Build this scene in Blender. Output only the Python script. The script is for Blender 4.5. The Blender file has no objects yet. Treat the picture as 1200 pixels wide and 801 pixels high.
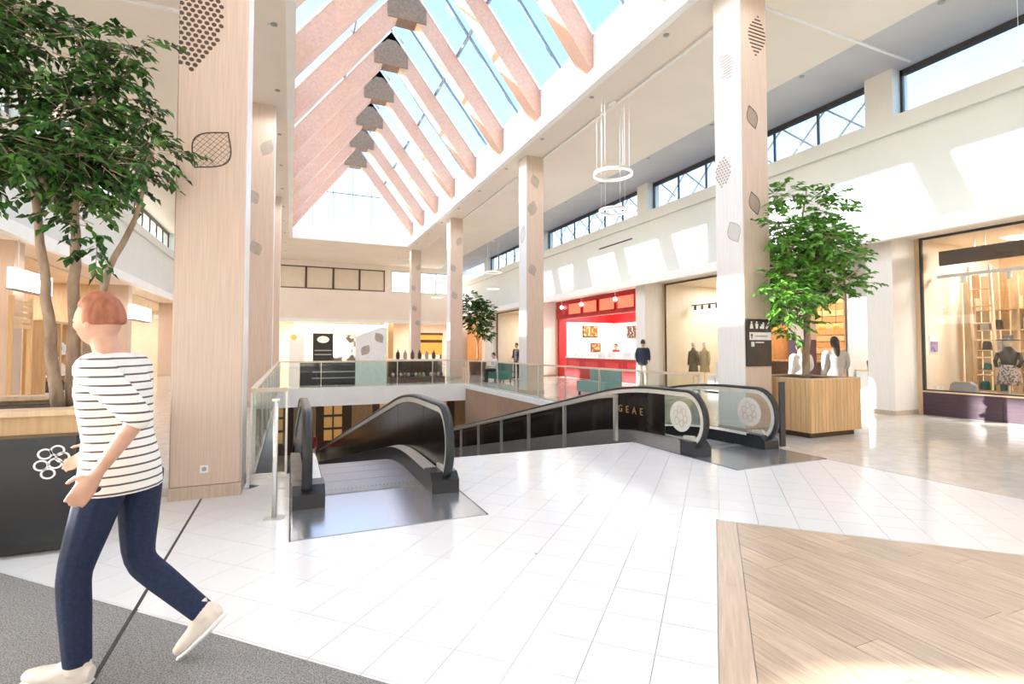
import bpy, math, random
from mathutils import Vector, Matrix
import numpy as np
random.seed(7)
SC = bpy.context.scene
COL = SC.collection
D = bpy.data

# ------------------------------------------------------------------ camera
cam = D.cameras.new('camera')
cam.sensor_width = 36.0
cam.lens = 598.2 / 1200 * 36
cam.shift_y = -12.7 / 1200
cam.clip_end = 500
camo = D.objects.new('camera', cam)
COL.objects.link(camo)
camo.location = (0, 0, 1.45)
camo.rotation_euler = (math.radians(92.0), 0, math.radians(-23.43))
SC.camera = camo

# ------------------------------------------------------------------ sky, sun, exposure
W = D.worlds.new('sky'); SC.world = W; W.use_nodes = True
wn = W.node_tree.nodes; wl = W.node_tree.links
wn.clear()
sky = wn.new('ShaderNodeTexSky'); sky.sky_type = 'NISHITA'
sky.sun_disc = False
sky.sun_elevation = math.radians(19)
sky.sun_rotation = math.radians(-59)
sky.air_density = 1.0; sky.dust_density = 1.1; sky.ozone_density = 2.0
bg = wn.new('ShaderNodeBackground'); bg.inputs[1].default_value = 0.75
wo = wn.new('ShaderNodeOutputWorld')
wl.new(sky.outputs[0], bg.inputs[0]); wl.new(bg.outputs[0], wo.inputs[0])

sun = D.lights.new('sun', 'SUN'); sun.energy = 17.0; sun.angle = math.radians(0.6); sun.color = (1, .97, .92)
suno = D.objects.new('sun', sun); COL.objects.link(suno)
suno.location = (-30, 20, 25)
suno.rotation_euler = Vector((1, -.6, -.37)).to_track_quat('-Z', 'Y').to_euler()

SC.view_settings.view_transform = 'Standard'
SC.view_settings.look = 'None'
SC.view_settings.gamma = 1.0
SC.view_settings.use_curve_mapping = False
SC.view_settings.exposure = 0.33
LAMP = 0.62          # scale of all lamps of the place

# ------------------------------------------------------------------ helpers
OFF = {}

def tag(o, label=None, cat=None, group=None, kind=None):
    if label: o['label'] = label
    if cat: o['category'] = cat
    if group: o['group'] = group
    if kind: o['kind'] = kind
    return o

def thing(name, label, cat, loc=(0, 0, 0), group=None, local=False, rz=0.0, kind=None):
    o = D.objects.new(name, None); COL.objects.link(o)
    o.location = loc; o.rotation_euler = (0, 0, rz); o.empty_display_size = .1
    tag(o, label, cat, group, kind)
    OFF[o.name] = Vector((0, 0, 0)) if local else Vector(loc)
    return o

def struct(name):
    return thing(name, None, None, kind='structure')

def dup(root, loc=None, rz=None, label=None, group=None):
    def rec(o, par):
        c = o.copy(); COL.objects.link(c); c.parent = par
        for ch in o.children: rec(ch, c)
        return c
    r = rec(root, None)
    if loc is not None: r.location = loc
    if rz is not None: r.rotation_euler = (0, 0, rz)
    if label: r['label'] = label
    if group: r['group'] = group
    return r

class G:
    def __init__(s): s.v = []; s.f = []
    def add(s, vs, fs):
        b = len(s.v); s.v += [tuple(p) for p in vs]; s.f += [tuple(i + b for i in f) for f in fs]; return s
    def box(s, x0, x1, y0, y1, z0, z1):
        if x0 > x1: x0, x1 = x1, x0
        if y0 > y1: y0, y1 = y1, y0
        if z0 > z1: z0, z1 = z1, z0
        vs = [(x0,y0,z0),(x1,y0,z0),(x1,y1,z0),(x0,y1,z0),(x0,y0,z1),(x1,y0,z1),(x1,y1,z1),(x0,y1,z1)]
        return s.add(vs, [(3,2,1,0),(4,5,6,7),(0,1,5,4),(1,2,6,5),(2,3,7,6),(3,0,4,7)])
    def prism(s, poly, a, b, ax='z'):
        n = len(poly)
        def m(p, t):
            if ax == 'z': return (p[0], p[1], t)
            if ax == 'y': return (p[0], t, p[1])
            return (t, p[0], p[1])
        vs = [m(p, a) for p in poly] + [m(p, b) for p in poly]
        fs = [tuple(range(n))[::-1], tuple(range(n, 2 * n))]
        fs += [(i, (i + 1) % n, n + (i + 1) % n, n + i) for i in range(n)]
        return s.add(vs, fs)
    def loft(s, secs, n=10, lat=None, cap=True):
        """secs: list of (point, ra, rb); ra along lat, rb along the other axis"""
        P = [Vector(q[0]) for q in secs]
        rings = []
        u0 = None
        for i, q in enumerate(secs):
            t = (P[min(i + 1, len(P) - 1)] - P[max(i - 1, 0)])
            if t.length < 1e-9: t = Vector((0, 0, 1))
            t.normalize()
            L = Vector(lat) if lat is not None else (u0 if u0 is not None else (Vector((1, 0, 0)) if abs(t.x) < .8 else Vector((0, 1, 0))))
            u = L - t * L.dot(t)
            if u.length < 1e-5: u = Vector((0, 0, 1)) - t * t.z
            if u.length < 1e-5: u = Vector((0, 1, 0))
            u.normalize(); u0 = u
            w = t.cross(u)
            rb = q[2] if len(q) > 2 else q[1]
            rings.append([P[i] + u * (q[1] * math.cos(2 * math.pi * k / n)) + w * (rb * math.sin(2 * math.pi * k / n)) for k in range(n)])
        vs = [p for r in rings for p in r]; fs = []
        for i in range(len(rings) - 1):
            for k in range(n):
                fs.append((i*n+k, i*n+(k+1) % n, (i+1)*n+(k+1) % n, (i+1)*n+k))
        if cap:
            fs.append(tuple(range(n))[::-1]); fs.append(tuple(range((len(rings)-1)*n, len(rings)*n)))
        return s.add(vs, fs)
    def tube(s, path, r, n=8): return s.loft([(p, r) for p in path], n)
    def bar(s, p, q, r, n=8, r2=None): return s.loft([(p, r), (q, r if r2 is None else r2)], n)
    def sweep(s, path, sec, closed=False):
        """sweep a cross-section (list of (x, h)) along a path in the YZ plane; x is world X, h the in-plane normal"""
        n = len(sec); m = len(path); vs = []
        for i in range(m):
            a = path[max(i-1, 0)]; b = path[min(i+1, m-1)]
            ty, tz = b[1]-a[1], b[2]-a[2]; l = math.hypot(ty, tz) or 1
            ny, nz = -tz/l, ty/l
            for (sx, sh) in sec: vs.append((path[i][0]+sx, path[i][1]+ny*sh, path[i][2]+nz*sh))
        fs = []
        for i in range(m-1):
            for k in range(n): fs.append((i*n+k, i*n+(k+1) % n, (i+1)*n+(k+1) % n, (i+1)*n+k))
        fs.append(tuple(range(n))[::-1]); fs.append(tuple(range((m-1)*n, m*n)))
        return s.add(vs, fs)
    def ring(s, c, R, r, n=36, m=8, h=None):
        """horizontal ring; h gives a flat band of that height instead of a round tube"""
        vs = []; fs = []
        for i in range(n):
            a = 2*math.pi*i/n
            for k in range(m):
                b = 2*math.pi*(k+.5)/m
                rr = R + r*math.cos(b)*1.2; zz = (h or r)*math.sin(b)
                vs.append((c[0]+rr*math.cos(a), c[1]+rr*math.sin(a), c[2]+zz))
        for i in range(n):
            for k in range(m):
                j = (i+1) % n; l = (k+1) % m
                fs.append((i*m+k, j*m+k, j*m+l, i*m+l))
        return s.add(vs, fs)
    def lathe(s, prof, c=(0, 0, 0), n=16):
        vs = [(c[0]+r*math.cos(2*math.pi*k/n), c[1]+r*math.sin(2*math.pi*k/n), c[2]+z) for r, z in prof for k in range(n)]
        fs = []
        for i in range(len(prof)-1):
            for k in range(n): fs.append((i*n+k, i*n+(k+1) % n, (i+1)*n+(k+1) % n, (i+1)*n+k))
        fs.append(tuple(range(n))[::-1]); fs.append(tuple(range((len(prof)-1)*n, len(prof)*n)))
        return s.add(vs, fs)
    def ell(s, c, rx, ry, rz, n=12, m=8, fn=None):
        vs = []; fs = []
        for i in range(1, m):
            th = math.pi*i/m
            for k in range(n):
                ph = 2*math.pi*k/n
                d = Vector((math.sin(th)*math.cos(ph), math.sin(th)*math.sin(ph), math.cos(th)))
                p = Vector((d.x*rx, d.y*ry, d.z*rz))
                if fn: p = fn(d, p)
                vs.append(Vector(c)+p)
        top = Vector((0, 0, rz)); bot = Vector((0, 0, -rz))
        vs += [Vector(c)+top, Vector(c)+bot]
        for i in range(m-2):
            for k in range(n): fs.append((i*n+k, (i+1)*n+k, (i+1)*n+(k+1) % n, i*n+(k+1) % n))
        T = (m-1)*n
        for k in range(n):
            fs.append((T, k, (k+1) % n)); fs.append((T+1, (m-2)*n+(k+1) % n, (m-2)*n+k))
        return s.add(vs, fs)
    def mesh(s, name, mat, smooth=False, off=Vector((0, 0, 0))):
        me = D.meshes.new(name)
        vs = [(p[0]-off[0], p[1]-off[1], p[2]-off[2]) for p in s.v]
        me.from_pydata(vs, [], s.f); me.update()
        if mat: me.materials.append(mat)
        if smooth: me.shade_smooth()
        return me
    def out(s, name, mat, parent=None, smooth=False, kind=None, label=None, off=None):
        if off is None: off = OFF[parent.name] if parent is not None else Vector((0, 0, 0))
        o = D.objects.new(name, s.mesh(name, mat, smooth, off)); COL.objects.link(o)
        if parent is not None: o.parent = parent
        OFF[o.name] = Vector(off)
        tag(o, label, None, None, kind)
        return o
    def solo(s, name, mat, label, cat, group=None, smooth=False, loc=None, kind=None):
        if loc is None:
            a = np.array(s.v); loc = ((a[:,0].min()+a[:,0].max())/2, (a[:,1].min()+a[:,1].max())/2, a[:,2].min())
        o = s.out(name, mat, None, smooth, off=Vector(loc)); o.location = loc
        return tag(o, label, cat, group, kind)

def xf(g, M):
    r = G(); r.v = [tuple(M @ Vector(p)) for p in g.v]; r.f = list(g.f); return r

# ------------------------------------------------------------------ materials
MATS = {}
def mat(name, c, c2=None, scale=8, rough=.5, metal=0, stretch=(1, 1, 1), bump=0, detail=3, emit=0, spec=.5,
        coord='pos', rot=None, ramp=(.35, .65), emcol=None, rnd=0.0, island=0.0, coat=0):
    if name in MATS: return MATS[name]
    m = D.materials.new(name); m.use_nodes = True
    nt = m.node_tree; b = nt.nodes['Principled BSDF']
    b.inputs['Roughness'].default_value = rough; b.inputs['Metallic'].default_value = metal
    b.inputs['Specular IOR Level'].default_value = spec
    b.inputs['Coat Weight'].default_value = coat
    if c2 is None: c2 = tuple(x*.93 for x in c)
    if coord == 'pos': src = nt.nodes.new('ShaderNodeNewGeometry').outputs['Position']
    else: src = nt.nodes.new('ShaderNodeTexCoord').outputs['Object']
    mp = nt.nodes.new('ShaderNodeMapping'); mp.inputs['Scale'].default_value = stretch
    if rot is not None: mp.vector_type = 'TEXTURE'; mp.inputs['Rotation'].default_value = (0, 0, rot)
    nt.links.new(src, mp.inputs['Vector'])
    nz = nt.nodes.new('ShaderNodeTexNoise'); nz.inputs['Scale'].default_value = scale; nz.inputs['Detail'].default_value = detail
    nt.links.new(mp.outputs[0], nz.inputs['Vector'])
    cr = nt.nodes.new('ShaderNodeValToRGB')
    cr.color_ramp.elements[0].position = ramp[0]; cr.color_ramp.elements[1].position = ramp[1]
    cr.color_ramp.elements[0].color = (*c2, 1); cr.color_ramp.elements[1].color = (*c, 1)
    nt.links.new(nz.outputs['Fac'], cr.inputs[0])
    outc = cr.outputs[0]
    if rnd or island:
        if island:
            rs = nt.nodes.new('ShaderNodeNewGeometry').outputs['Random Per Island']; amt = island
        else:
            rs = nt.nodes.new('ShaderNodeObjectInfo').outputs['Random']; amt = rnd
        mr = nt.nodes.new('ShaderNodeMapRange'); mr.inputs['To Min'].default_value = 1-amt; mr.inputs['To Max'].default_value = 1+amt
        nt.links.new(rs, mr.inputs[0])
        hs = nt.nodes.new('ShaderNodeHueSaturation'); nt.links.new(outc, hs.inputs['Color']); nt.links.new(mr.outputs[0], hs.inputs['Value'])
        outc = hs.outputs[0]
    nt.links.new(outc, b.inputs['Base Color'])
    if bump:
        bp = nt.nodes.new('ShaderNodeBump'); bp.inputs['Strength'].default_value = bump; bp.inputs['Distance'].default_value = .01
        nt.links.new(nz.outputs['Fac'], bp.inputs['Height']); nt.links.new(bp.outputs[0], b.inputs['Normal'])
    if emit:
        b.inputs['Emission Color'].default_value = (*(emcol or c), 1); b.inputs['Emission Strength'].default_value = emit
    MATS[name] = m
    return m

def glass(name, tint=(1, 1, 1), refl=.06, rough=.02):
    m = D.materials.new(name); m.use_nodes = True; nt = m.node_tree; nt.nodes.clear()
    o = nt.nodes.new('ShaderNodeOutputMaterial'); t = nt.nodes.new('ShaderNodeBsdfTransparent'); g = nt.nodes.new('ShaderNodeBsdfGlossy')
    g.inputs['Roughness'].default_value = rough
    nz = nt.nodes.new('ShaderNodeTexNoise'); nz.inputs['Scale'].default_value = .8
    cr = nt.nodes.new('ShaderNodeValToRGB'); cr.color_ramp.elements[0].color = (*[x*.94 for x in tint], 1); cr.color_ramp.elements[1].color = (*tint, 1)
    gp = nt.nodes.new('ShaderNodeNewGeometry'); nt.links.new(gp.outputs['Position'], nz.inputs['Vector'])
    nt.links.new(nz.outputs['Fac'], cr.inputs[0]); nt.links.new(cr.outputs[0], t.inputs['Color'])
    f = nt.nodes.new('ShaderNodeLayerWeight'); f.inputs['Blend'].default_value = .5
    pw = nt.nodes.new('ShaderNodeMath'); pw.operation = 'POWER'; pw.inputs[1].default_value = 5
    nt.links.new(f.outputs['Facing'], pw.inputs[0])
    ad = nt.nodes.new('ShaderNodeMath'); ad.operation = 'MULTIPLY_ADD'; ad.inputs[1].default_value = .55; ad.inputs[2].default_value = refl*.6
    ad.use_clamp = True
    nt.links.new(pw.outputs[0], ad.inputs[0])
    mx = nt.nodes.new('ShaderNodeMixShader'); nt.links.new(ad.outputs[0], mx.inputs[0]); nt.links.new(t.outputs[0], mx.inputs[1]); nt.links.new(g.outputs[0], mx.inputs[2])
    nt.links.new(mx.outputs[0], o.inputs['Surface'])
    MATS[name] = m
    return m

def emitter(name, c, s):
    return mat(name, c, tuple(x*.97 for x in c), emit=s, rough=.4)

M = dict(
    tile=mat('tile_white', (.86, .85, .83), (.74, .73, .70), 260, .16, ramp=(.3, .5), rnd=.015),
    grout=mat('grout', (.50, .47, .43), rough=.7),
    carpet=mat('carpet_grey', (.40, .385, .365), (.17, .16, .15), 150, .95, bump=.5, ramp=(.38, .62), spec=.1),
    plank=mat('plank_oak', (.70, .55, .41), (.46, .335, .225), 3.2, .33, stretch=(16, 1.0, 1), rnd=.10, detail=5, ramp=(.3, .7)),
    plankd=mat('plank_border', (.68, .53, .40), (.54, .40, .285), 3.0, .33, stretch=(1, .06, 1), rot=math.radians(45), rnd=.05, detail=5, ramp=(.3, .7)),
    stone=mat('stone_beige', (.70, .66, .60), (.61, .57, .51), 5, .10, rnd=.03),
    colw=mat('column_veneer', (.70, .545, .44), (.58, .44, .345), 3.5, .42, stretch=(26, 26, .5), detail=5, ramp=(.3, .7)),
    colp=mat('column_pale_panel', (.84, .81, .77), (.78, .74, .70), 3.5, .4, stretch=(26, 26, .5), detail=5),
    plinth=mat('column_plinth', (.60, .48, .38), (.50, .39, .30), 3.5, .4, stretch=(14, 14, .6)),
    wall=mat('wall_white', (.72, .74, .73), (.70, .72, .71), 1.5, .6),
    ceil=mat('ceiling_cream', (.84, .77, .68), (.81, .74, .65), .8, .7),
    farp=mat('far_wall_paint', (.90, .80, .71), (.87, .77, .68), .8, .7),
    ceilsh=mat('ceiling_shade_grey', (.56, .56, .58), (.52, .52, .54), .8, .7),  # ceiling tone with shade put into the colour
    trim=mat('trim_white', (.90, .90, .88), (.86, .86, .84), 2, .4),
    beam=mat('beam_pink_wood', (.70, .42, .30), (.60, .35, .245), 5, .5, stretch=(3, 10, 3), ramp=(.3, .7)),
    collar=mat('collar_brown', (.30, .19, .115), (.22, .135, .08), 12, .5),
    frame=mat('frame_dark', (.045, .047, .055), (.035, .036, .04), 10, .4),
    mull=mat('mullion_grey', (.22, .25, .28), rough=.4),
    steel=mat('steel_brushed', (.80, .78, .74), (.70, .68, .64), 6, .32, .85, stretch=(1, 1, 40)),
    plate=mat('plate_aluminium', (.66, .68, .72), (.58, .60, .64), 40, .22, .85, stretch=(1, 12, 1)),
    pallet=mat('pallet_grey', (.42, .42, .43), (.30, .30, .31), 60, .4, .5, stretch=(12, .3, 1)),
    rubber=mat('rubber_black', (.018, .018, .018), rough=.35),
    bglass=mat('glass_smoked', (.020, .015, .012), (.014, .010, .008), 3, .16, spec=.25),
    clad=mat('cladding_grey', (.34, .33, .32), (.27, .26, .25), 6, .35, .6, stretch=(1, 1, 20)),
    black=mat('black_lacquer', (.022, .022, .024), (.015, .015, .016), 5, .3),
    purple=mat('plinth_purple', (.075, .04, .06), (.055, .03, .045), 4, .35, stretch=(1, 1, 12)),
    slat=mat('planter_slat', (.72, .47, .24), (.62, .39, .19), 4, .45, stretch=(8, 8, .6), rnd=.08),
    bark=mat('bark', (.46, .33, .23), (.28, .19, .13), 14, .85, bump=.5, stretch=(1, 1, .35)),
    leafd=mat('leaf_dark', (.07, .20, .025), (.018, .07, .012), 5, .42, island=.7),
    leafl=mat('leaf_light', (.20, .46, .06), (.07, .25, .03), 5, .4, island=.5),
    soil=mat('soil', (.10, .07, .05), (.05, .035, .025), 40, .95, bump=.6),
    decal=mat('decal_brown', (.075, .05, .035), rough=.6),
    decalg=mat('decal_taupe', (.46, .38, .31), (.40, .33, .27), rough=.6),
    wood=mat('shop_wood', (.62, .38, .19), (.48, .28, .13), 4, .5, stretch=(8, 8, .6)),
    woodl=mat('shop_wood_light', (.74, .54, .34), (.64, .45, .27), 4, .5, stretch=(8, 8, .6)),
    dkwood=mat('wood_dark', (.13, .075, .045), (.08, .045, .028), 5, .5, stretch=(1, 1, 8)),
    voidw=mat('void_panel', (.44, .28, .18), (.36, .22, .14), 4, .5, stretch=(14, 14, .7), rnd=.05),
    red=mat('shop_red', (.52, .018, .026), (.44, .014, .02), 3, .4),
    white=mat('plain_white', (.88, .87, .85), rough=.4),
    cream=mat('plain_cream', (.80, .70, .56), (.76, .66, .52), 2, .55),
    grey=mat('plain_grey', (.35, .35, .35), rough=.5),
    teal=mat('teal_fabric', (.05, .22, .18), (.04, .17, .14), 20, .7),
    gold=mat('gold_reflection', (.75, .48, .16), rough=.3, metal=.7),
)
M['glass'] = glass('glass_clear', (.97, .985, .98), .05)
M['sglass'] = glass('glass_shop', (.96, .97, .97), .07)
M['bal'] = glass('glass_balustrade', (.95, .98, .965), .05)
M['roofg'] = glass('glass_roof', (.90, .96, 1.0), .04)
M['lampw'] = emitter('lamp_warm', (1, .90, .76), 2.0)
M['lampc'] = emitter('lamp_white', (1, .97, .92), 6)
M['lbox'] = emitter('lightbox_white', (1, .98, .95), 2.2)
M['orange'] = emitter('sign_orange', (1, .30, .06), .8)
M['screen'] = emitter('menu_screen', (.12, .05, .03), .6)

def lamp(name, loc, e, kind='POINT', size=.1, col=(1, .965, .915), parent=None, spot=150, rot=None, sy=None):
    l = D.lights.new(name, kind); l.energy = e*LAMP; l.color = col
    if kind == 'AREA':
        l.shape = 'RECTANGLE' if sy else 'DISK'; l.size = size
        if sy: l.size_y = sy
    elif kind == 'SPOT':
        l.spot_size = math.radians(spot); l.spot_blend = .6; l.shadow_soft_size = size
    else: l.shadow_soft_size = size
    o = D.objects.new(name, l); COL.objects.link(o)
    off = OFF[parent.name] if parent is not None else Vector((0, 0, 0))
    o.location = Vector(loc)-off
    if rot: o.rotation_euler = rot
    if parent is not None: o.parent = parent
    return o

# ------------------------------------------------------------------ layout (metres; Y runs down the hall)
XL, XR, CW = -.44, 6.93, .608          # inner faces of the two column rows, column width
YL, YR, DY = 5.79, 6.24, 8.555
ZC = 7.72                               # ceiling
SX0, SX1, SY0, SY1 = -.05, 6.47, -4.0, 30.9   # skylight opening
SE, SR, SM = 8.88, 13.05, 3.21          # eave, ridge height, ridge X
WR, WL, FARY, BACKY = 12.3, -5.9, 39.0, -8.0
GR, GL = 12.95, -6.5                    # shop front lines
VX0, VX1, VY0, VY1 = -.40, 6.55, 6.57, 19.8   # floor opening
T1 = (.02, 1.60); T2 = (4.94, 6.52)     # the two moving walks
R2 = math.sqrt(.5)

# ------------------------------------------------------------------ floor
floor = struct('floor')
g = G(); ZB = -.010
for b in [(-14, VX0, BACKY, 46), (VX1, 20, BACKY, 46), (VX0, VX1, BACKY, 5.5), (T1[1]+.02, T2[0]-.02, 5.5, VY0),
          (VX0, T1[0]-.03, 5.5, 6.0), (VX0, VX1, VY1, 46)]:
    g.box(b[0], b[1], b[2], b[3], -.6, ZB)
g.out('slab', M['grout'], floor)

def clip(poly, a, b, c):                # keep a*x+b*y<=c
    out = []
    for i in range(len(poly)):
        p, q = poly[i], poly[(i+1) % len(poly)]
        dp, dq = a*p[0]+b*p[1]-c, a*q[0]+b*q[1]-c
        if dp <= 0: out.append(p)
        if dp*dq < 0:
            t = dp/(dp-dq); out.append((p[0]+(q[0]-p[0])*t, p[1]+(q[1]-p[1])*t))
    return out
def subtract(polys, planes):
    res = []
    for P in polys:
        inside = P
        for (a, b, c) in planes:
            o = clip(inside, -a, -b, -c)
            if len(o) > 2: res.append(o)
            inside = clip(inside, a, b, c)
            if len(inside) < 3: break
    return res
def area(P): return .5*abs(sum(P[i][0]*P[(i+1) % len(P)][1]-P[(i+1) % len(P)][0]*P[i][1] for i in range(len(P))))
def rectp(x0, x1, y0, y1): return [(-1, 0, -x0), (1, 0, x1), (0, -1, -y0), (0, 1, y1)]
CARPV = 1.912; WOODV = 4.72
holes = [[(R2, R2, CARPV)], [(-R2, R2, 0), (R2, R2, WOODV)], rectp(T1[0]-.012, T1[1]+.012, 4.24, 9), rectp(T2[0]-.012, 7, 4.57, 9),
         rectp(XL-CW-.005, XL+.005, YL-.005, YL+.7), rectp(-3.7, -1.40, 4.66, 6.6), rectp(-.785, -.765, 0, YL)]
TU, TV = .302, .312
full = G(); h = .0015
full.prism([(-TU/2+h, -TV/2+h), (TU/2-h, -TV/2+h), (TU/2-h, TV/2-h), (-TU/2+h, TV/2-h)], ZB, 0)
R45 = Matrix.Rotation(math.radians(-45), 4, 'Z')
fullme = xf(full, R45).mesh('tile', M['tile'])
tiles = []
for i in range(-26, 20):
    for j in range(-4, 26):
        u, v = -.58+TU*(i+.5), 2.24+TV*(j+.5)
        cx, cy = (u+v)*R2, (v-u)*R2
        if cx < -4.3 or cx > 6.9 or cy < -.6 or cy > 7: continue
        P = [(cx+(a*TU+b*TV)*R2, cy+(b*TV-a*TU)*R2) for a, b in ((-.5+h/TU, -.5+h/TV), (.5-h/TU, -.5+h/TV), (.5-h/TU, .5-h/TV), (-.5+h/TU, .5-h/TV))]
        A0 = area(P); Q = [P]
        for pl in [(1, 0, 6.5), (0, 1, VY0-.01), (-1, 0, 4.0), (0, -1, .6)]: Q = [c for c in (clip(x, *pl) for x in Q) if len(c) > 2]
        if cx < VX0: Q = [c for c in (clip(x, 0, 1, 6.0) for x in Q) if len(c) > 2]
        for H_ in holes: Q = subtract(Q, H_)
        Q = [x for x in Q if area(x) > 4e-4]
        if not Q: continue
        d = cx*math.sin(math.radians(23.43))+cy*math.cos(math.radians(23.43))
        r = cx*math.cos(math.radians(23.43))-cy*math.sin(math.radians(23.43))
        seen = d > .8 and abs(r/d) < 1.12 and 598*1.45/d < 430
        tiles.append((0 if seen else 1, d, cx, cy, Q, abs(sum(map(area, Q))-A0) < 1e-4))
tiles.sort(key=lambda t: t[:2])
rest = G()
for n, (_, d, cx, cy, Q, isfull) in enumerate(tiles):
    if n < 300:
        if isfull:
            o = D.objects.new('tile', fullme); COL.objects.link(o); o.parent = floor; o.location = (cx, cy, 0)
        else:
            g = G()
            for q in Q: g.prism(q, ZB, 0)
            g.out('tile', M['tile'], floor)
    else:
        for q in Q: rest.prism(q, ZB, 0)
rest.out('tile_field', M['tile'], floor, kind='stuff')
# oak diamond with mitred border, planks along the hall
INU = .16
def woodclip(P, u0):
    for pl in [(-R2, R2, -u0), (R2, R2, WOODV-.004), (-R2, -R2, 1.6), (R2, -R2, 4.6)]:
        P = clip(P, *pl)
        if len(P) < 3: return None
    return P
bl = 1.25
for k in range(5):
    v0, v1 = WOODV-.004-k*bl, WOODV-.008-(k+1)*bl
    P = [((u+v)*R2, (v-u)*R2) for u, v in ((.004, v1), (INU-.004, v1), (INU-.004, v0), (.004, v0))]
    G().prism(P, ZB, 0).out('border_plank', M['plankd'], floor)
PW = .18
rnd = random.Random(3)
x = .2
while x < 6.6:
    y = -2.5+rnd.random()*1.2
    while y < 4.5:
        L = rnd.choice((.9, 1.2, 1.5, 1.8))
        P = woodclip([(x+.0015, y+.0015), (x+PW-.0015, y+.0015), (x+PW-.0015, y+L-.0015), (x+.0015, y+L-.0015)], INU)
        if P and area(P) > .002: G().prism(P, ZB, 0).out('plank', M['plank'], floor)
        y += L
    x += PW
# carpet with the metal movement joint
P = [(-4.0, .6), (-4.0, CARPV/R2+4.0-.01), (.05+CARPV/R2-.6, .55), (3.0, -3.0), (-4, -3)]
P = clip([(-4, -3), (4, -3), (4, 8), (-4, 8)], R2, R2, CARPV-.003)
g = G()
for q in subtract([P], rectp(-.785, -.765, -3, 6)): g.prism(q, ZB, .001)
g.out('carpet', M['carpet'], floor)
G().box(-.783, -.767, -3, YL, ZB, .002).out('movement_joint', M['frame'], floor)
# polished stone slabs along the shops
far = G()
nn = 0
for i in range(6):
    for j in range(-3, 36):
        x0, y0 = 6.52+i*1.2, -1.2+j*1.2
        x1 = min(x0+1.197, 20 if i == 5 else 99)
        if i == 5: x1 = 14.5
        if 0 <= j < 11: G().box(x0, x1, y0, y0+1.197, ZB, 0).out('stone_slab', M['stone'], floor)
        else: far.box(x0, x1, y0, y0+1.197, ZB, 0)
for i in range(6):
    for j in range(17): far.box(VX0+i*1.16, VX0+i*1.16+1.157, VY1+.02+j*1.2, VY1+.02+j*1.2+1.197, ZB, 0)
for i in range(6):
    for j in range(33): far.box(-7.6+i*1.2, -7.6+i*1.2+1.197, 6.0+j*1.2, 6.0+j*1.2+1.197, ZB, 0)
far.out('stone_field', M['stone'], floor, kind='stuff')

# ------------------------------------------------------------------ ceiling
ceil = struct('ceiling')
g = G()
for b in [(GL-.3, SX0-.12, BACKY, FARY+.2), (SX1+.12, 10.6, BACKY, FARY+.2), (SX0-.12, SX1+.12, SY1+.1, FARY+.2), (SX0-.12, SX1+.12, BACKY, SY0-.1)]:
    g.box(b[0], b[1], b[2], b[3], ZC, ZC+.25)
g.out('ceiling_board', M['ceil'], ceil)
G().box(10.6, 12.9, BACKY, FARY+.2, ZC, ZC+.25).out('shaded_ceiling_board', M['ceilsh'], ceil)  # grey colour carries the shade on the ceiling strip near the clerestory
G().box(7.50, 7.56, -2, 36, ZC-.05, ZC-.001).out('light_track', M['white'], ceil)
G().box(7.6, 12.3, 6.53, 6.58, ZC-.035, ZC-.001).out('light_track', M['white'], ceil)
G().box(-1.2, -1.14, -2, 36, ZC-.05, ZC-.001).out('light_track', M['white'], ceil)
G().box(-5.6, -1.3, 10.9, 10.98, ZC-.05, ZC-.001).out('light_track', M['white'], ceil)

# ------------------------------------------------------------------ skylight (window_1)
win = struct('window_1')
g = G()                                  # curb around the opening with a projecting lip
for x0, x1 in ((SX0-.12, SX0), (SX1, SX1+.12)): g.box(x0, x1, SY0, SY1, ZC-.06, SE)
g.box(SX0-.12, SX1+.12, SY1, SY1+.12, ZC-.06, SE-.35); g.box(SX0-.12, SX1+.12, SY0-.12, SY0, ZC-.06, SE)
g.out('curb', M['trim'], win)
g = G()
for x0, x1 in ((SX0, SX0+.06), (SX1-.06, SX1)): g.box(x0, x1, SY0, SY1, ZC-.06, ZC+.32)
g.box(SX0, SX1, SY1-.06, SY1, ZC-.06, ZC+.32)
g.out('curb_lip', M['trim'], win)
slope = (SR-SE)/(SX1-SM)
def zr(x): return SE+slope*(x-SX0) if x <= SM else SE+slope*(SX1-x)
BW = .42; PER = 2.78; BD = .58
bc = [10.3+PER*k for k in range(-5, 8)]
nx = math.sin(math.atan(slope)); nz_ = math.cos(math.atan(slope))
def slab_on_slope(side, y0, y1, s0, s1, d0, d1):
    """a board on the roof slope: s along the slope 0..1 (eave..ridge), d below the glass plane"""
    xa = SX0 if side < 0 else SX1
    q = []
    for s, d in ((s0, d0), (s1, d0), (s1, d1), (s0, d1)):
        x = xa+(SM-xa)*s; z = SE+(SR-SE)*s
        q.append((x+(nx*d if side < 0 else -nx*d), z-nz_*d))
    return q, y0, y1
for c in bc:
    for side in (-1, 1):
        q, a, b = slab_on_slope(side, c-BW/2, c+BW/2, -.35, 1.0, -.03, BD)
        q = clip(q, *((-1, 0, -SX0+.06) if side < 0 else (1, 0, SX1+.06)))
        G().prism(q, a, b, 'y').out('rafter_beam', M['beam'], win)
    zb = 11.72; xw = .60
    poly = [(SM-xw, zb), (SM+xw, zb), (SM+xw, zr(SM+xw)-.12), (SM+.15, zr(SM+.15)-.2), (SM-.15, zr(SM-.15)-.2), (SM-xw, zr(SM-xw)-.12)]
    G().prism(poly, c-BW/2-.03, c+BW/2+.03, 'y').out('ridge_collar', M['collar'], win)
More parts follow.
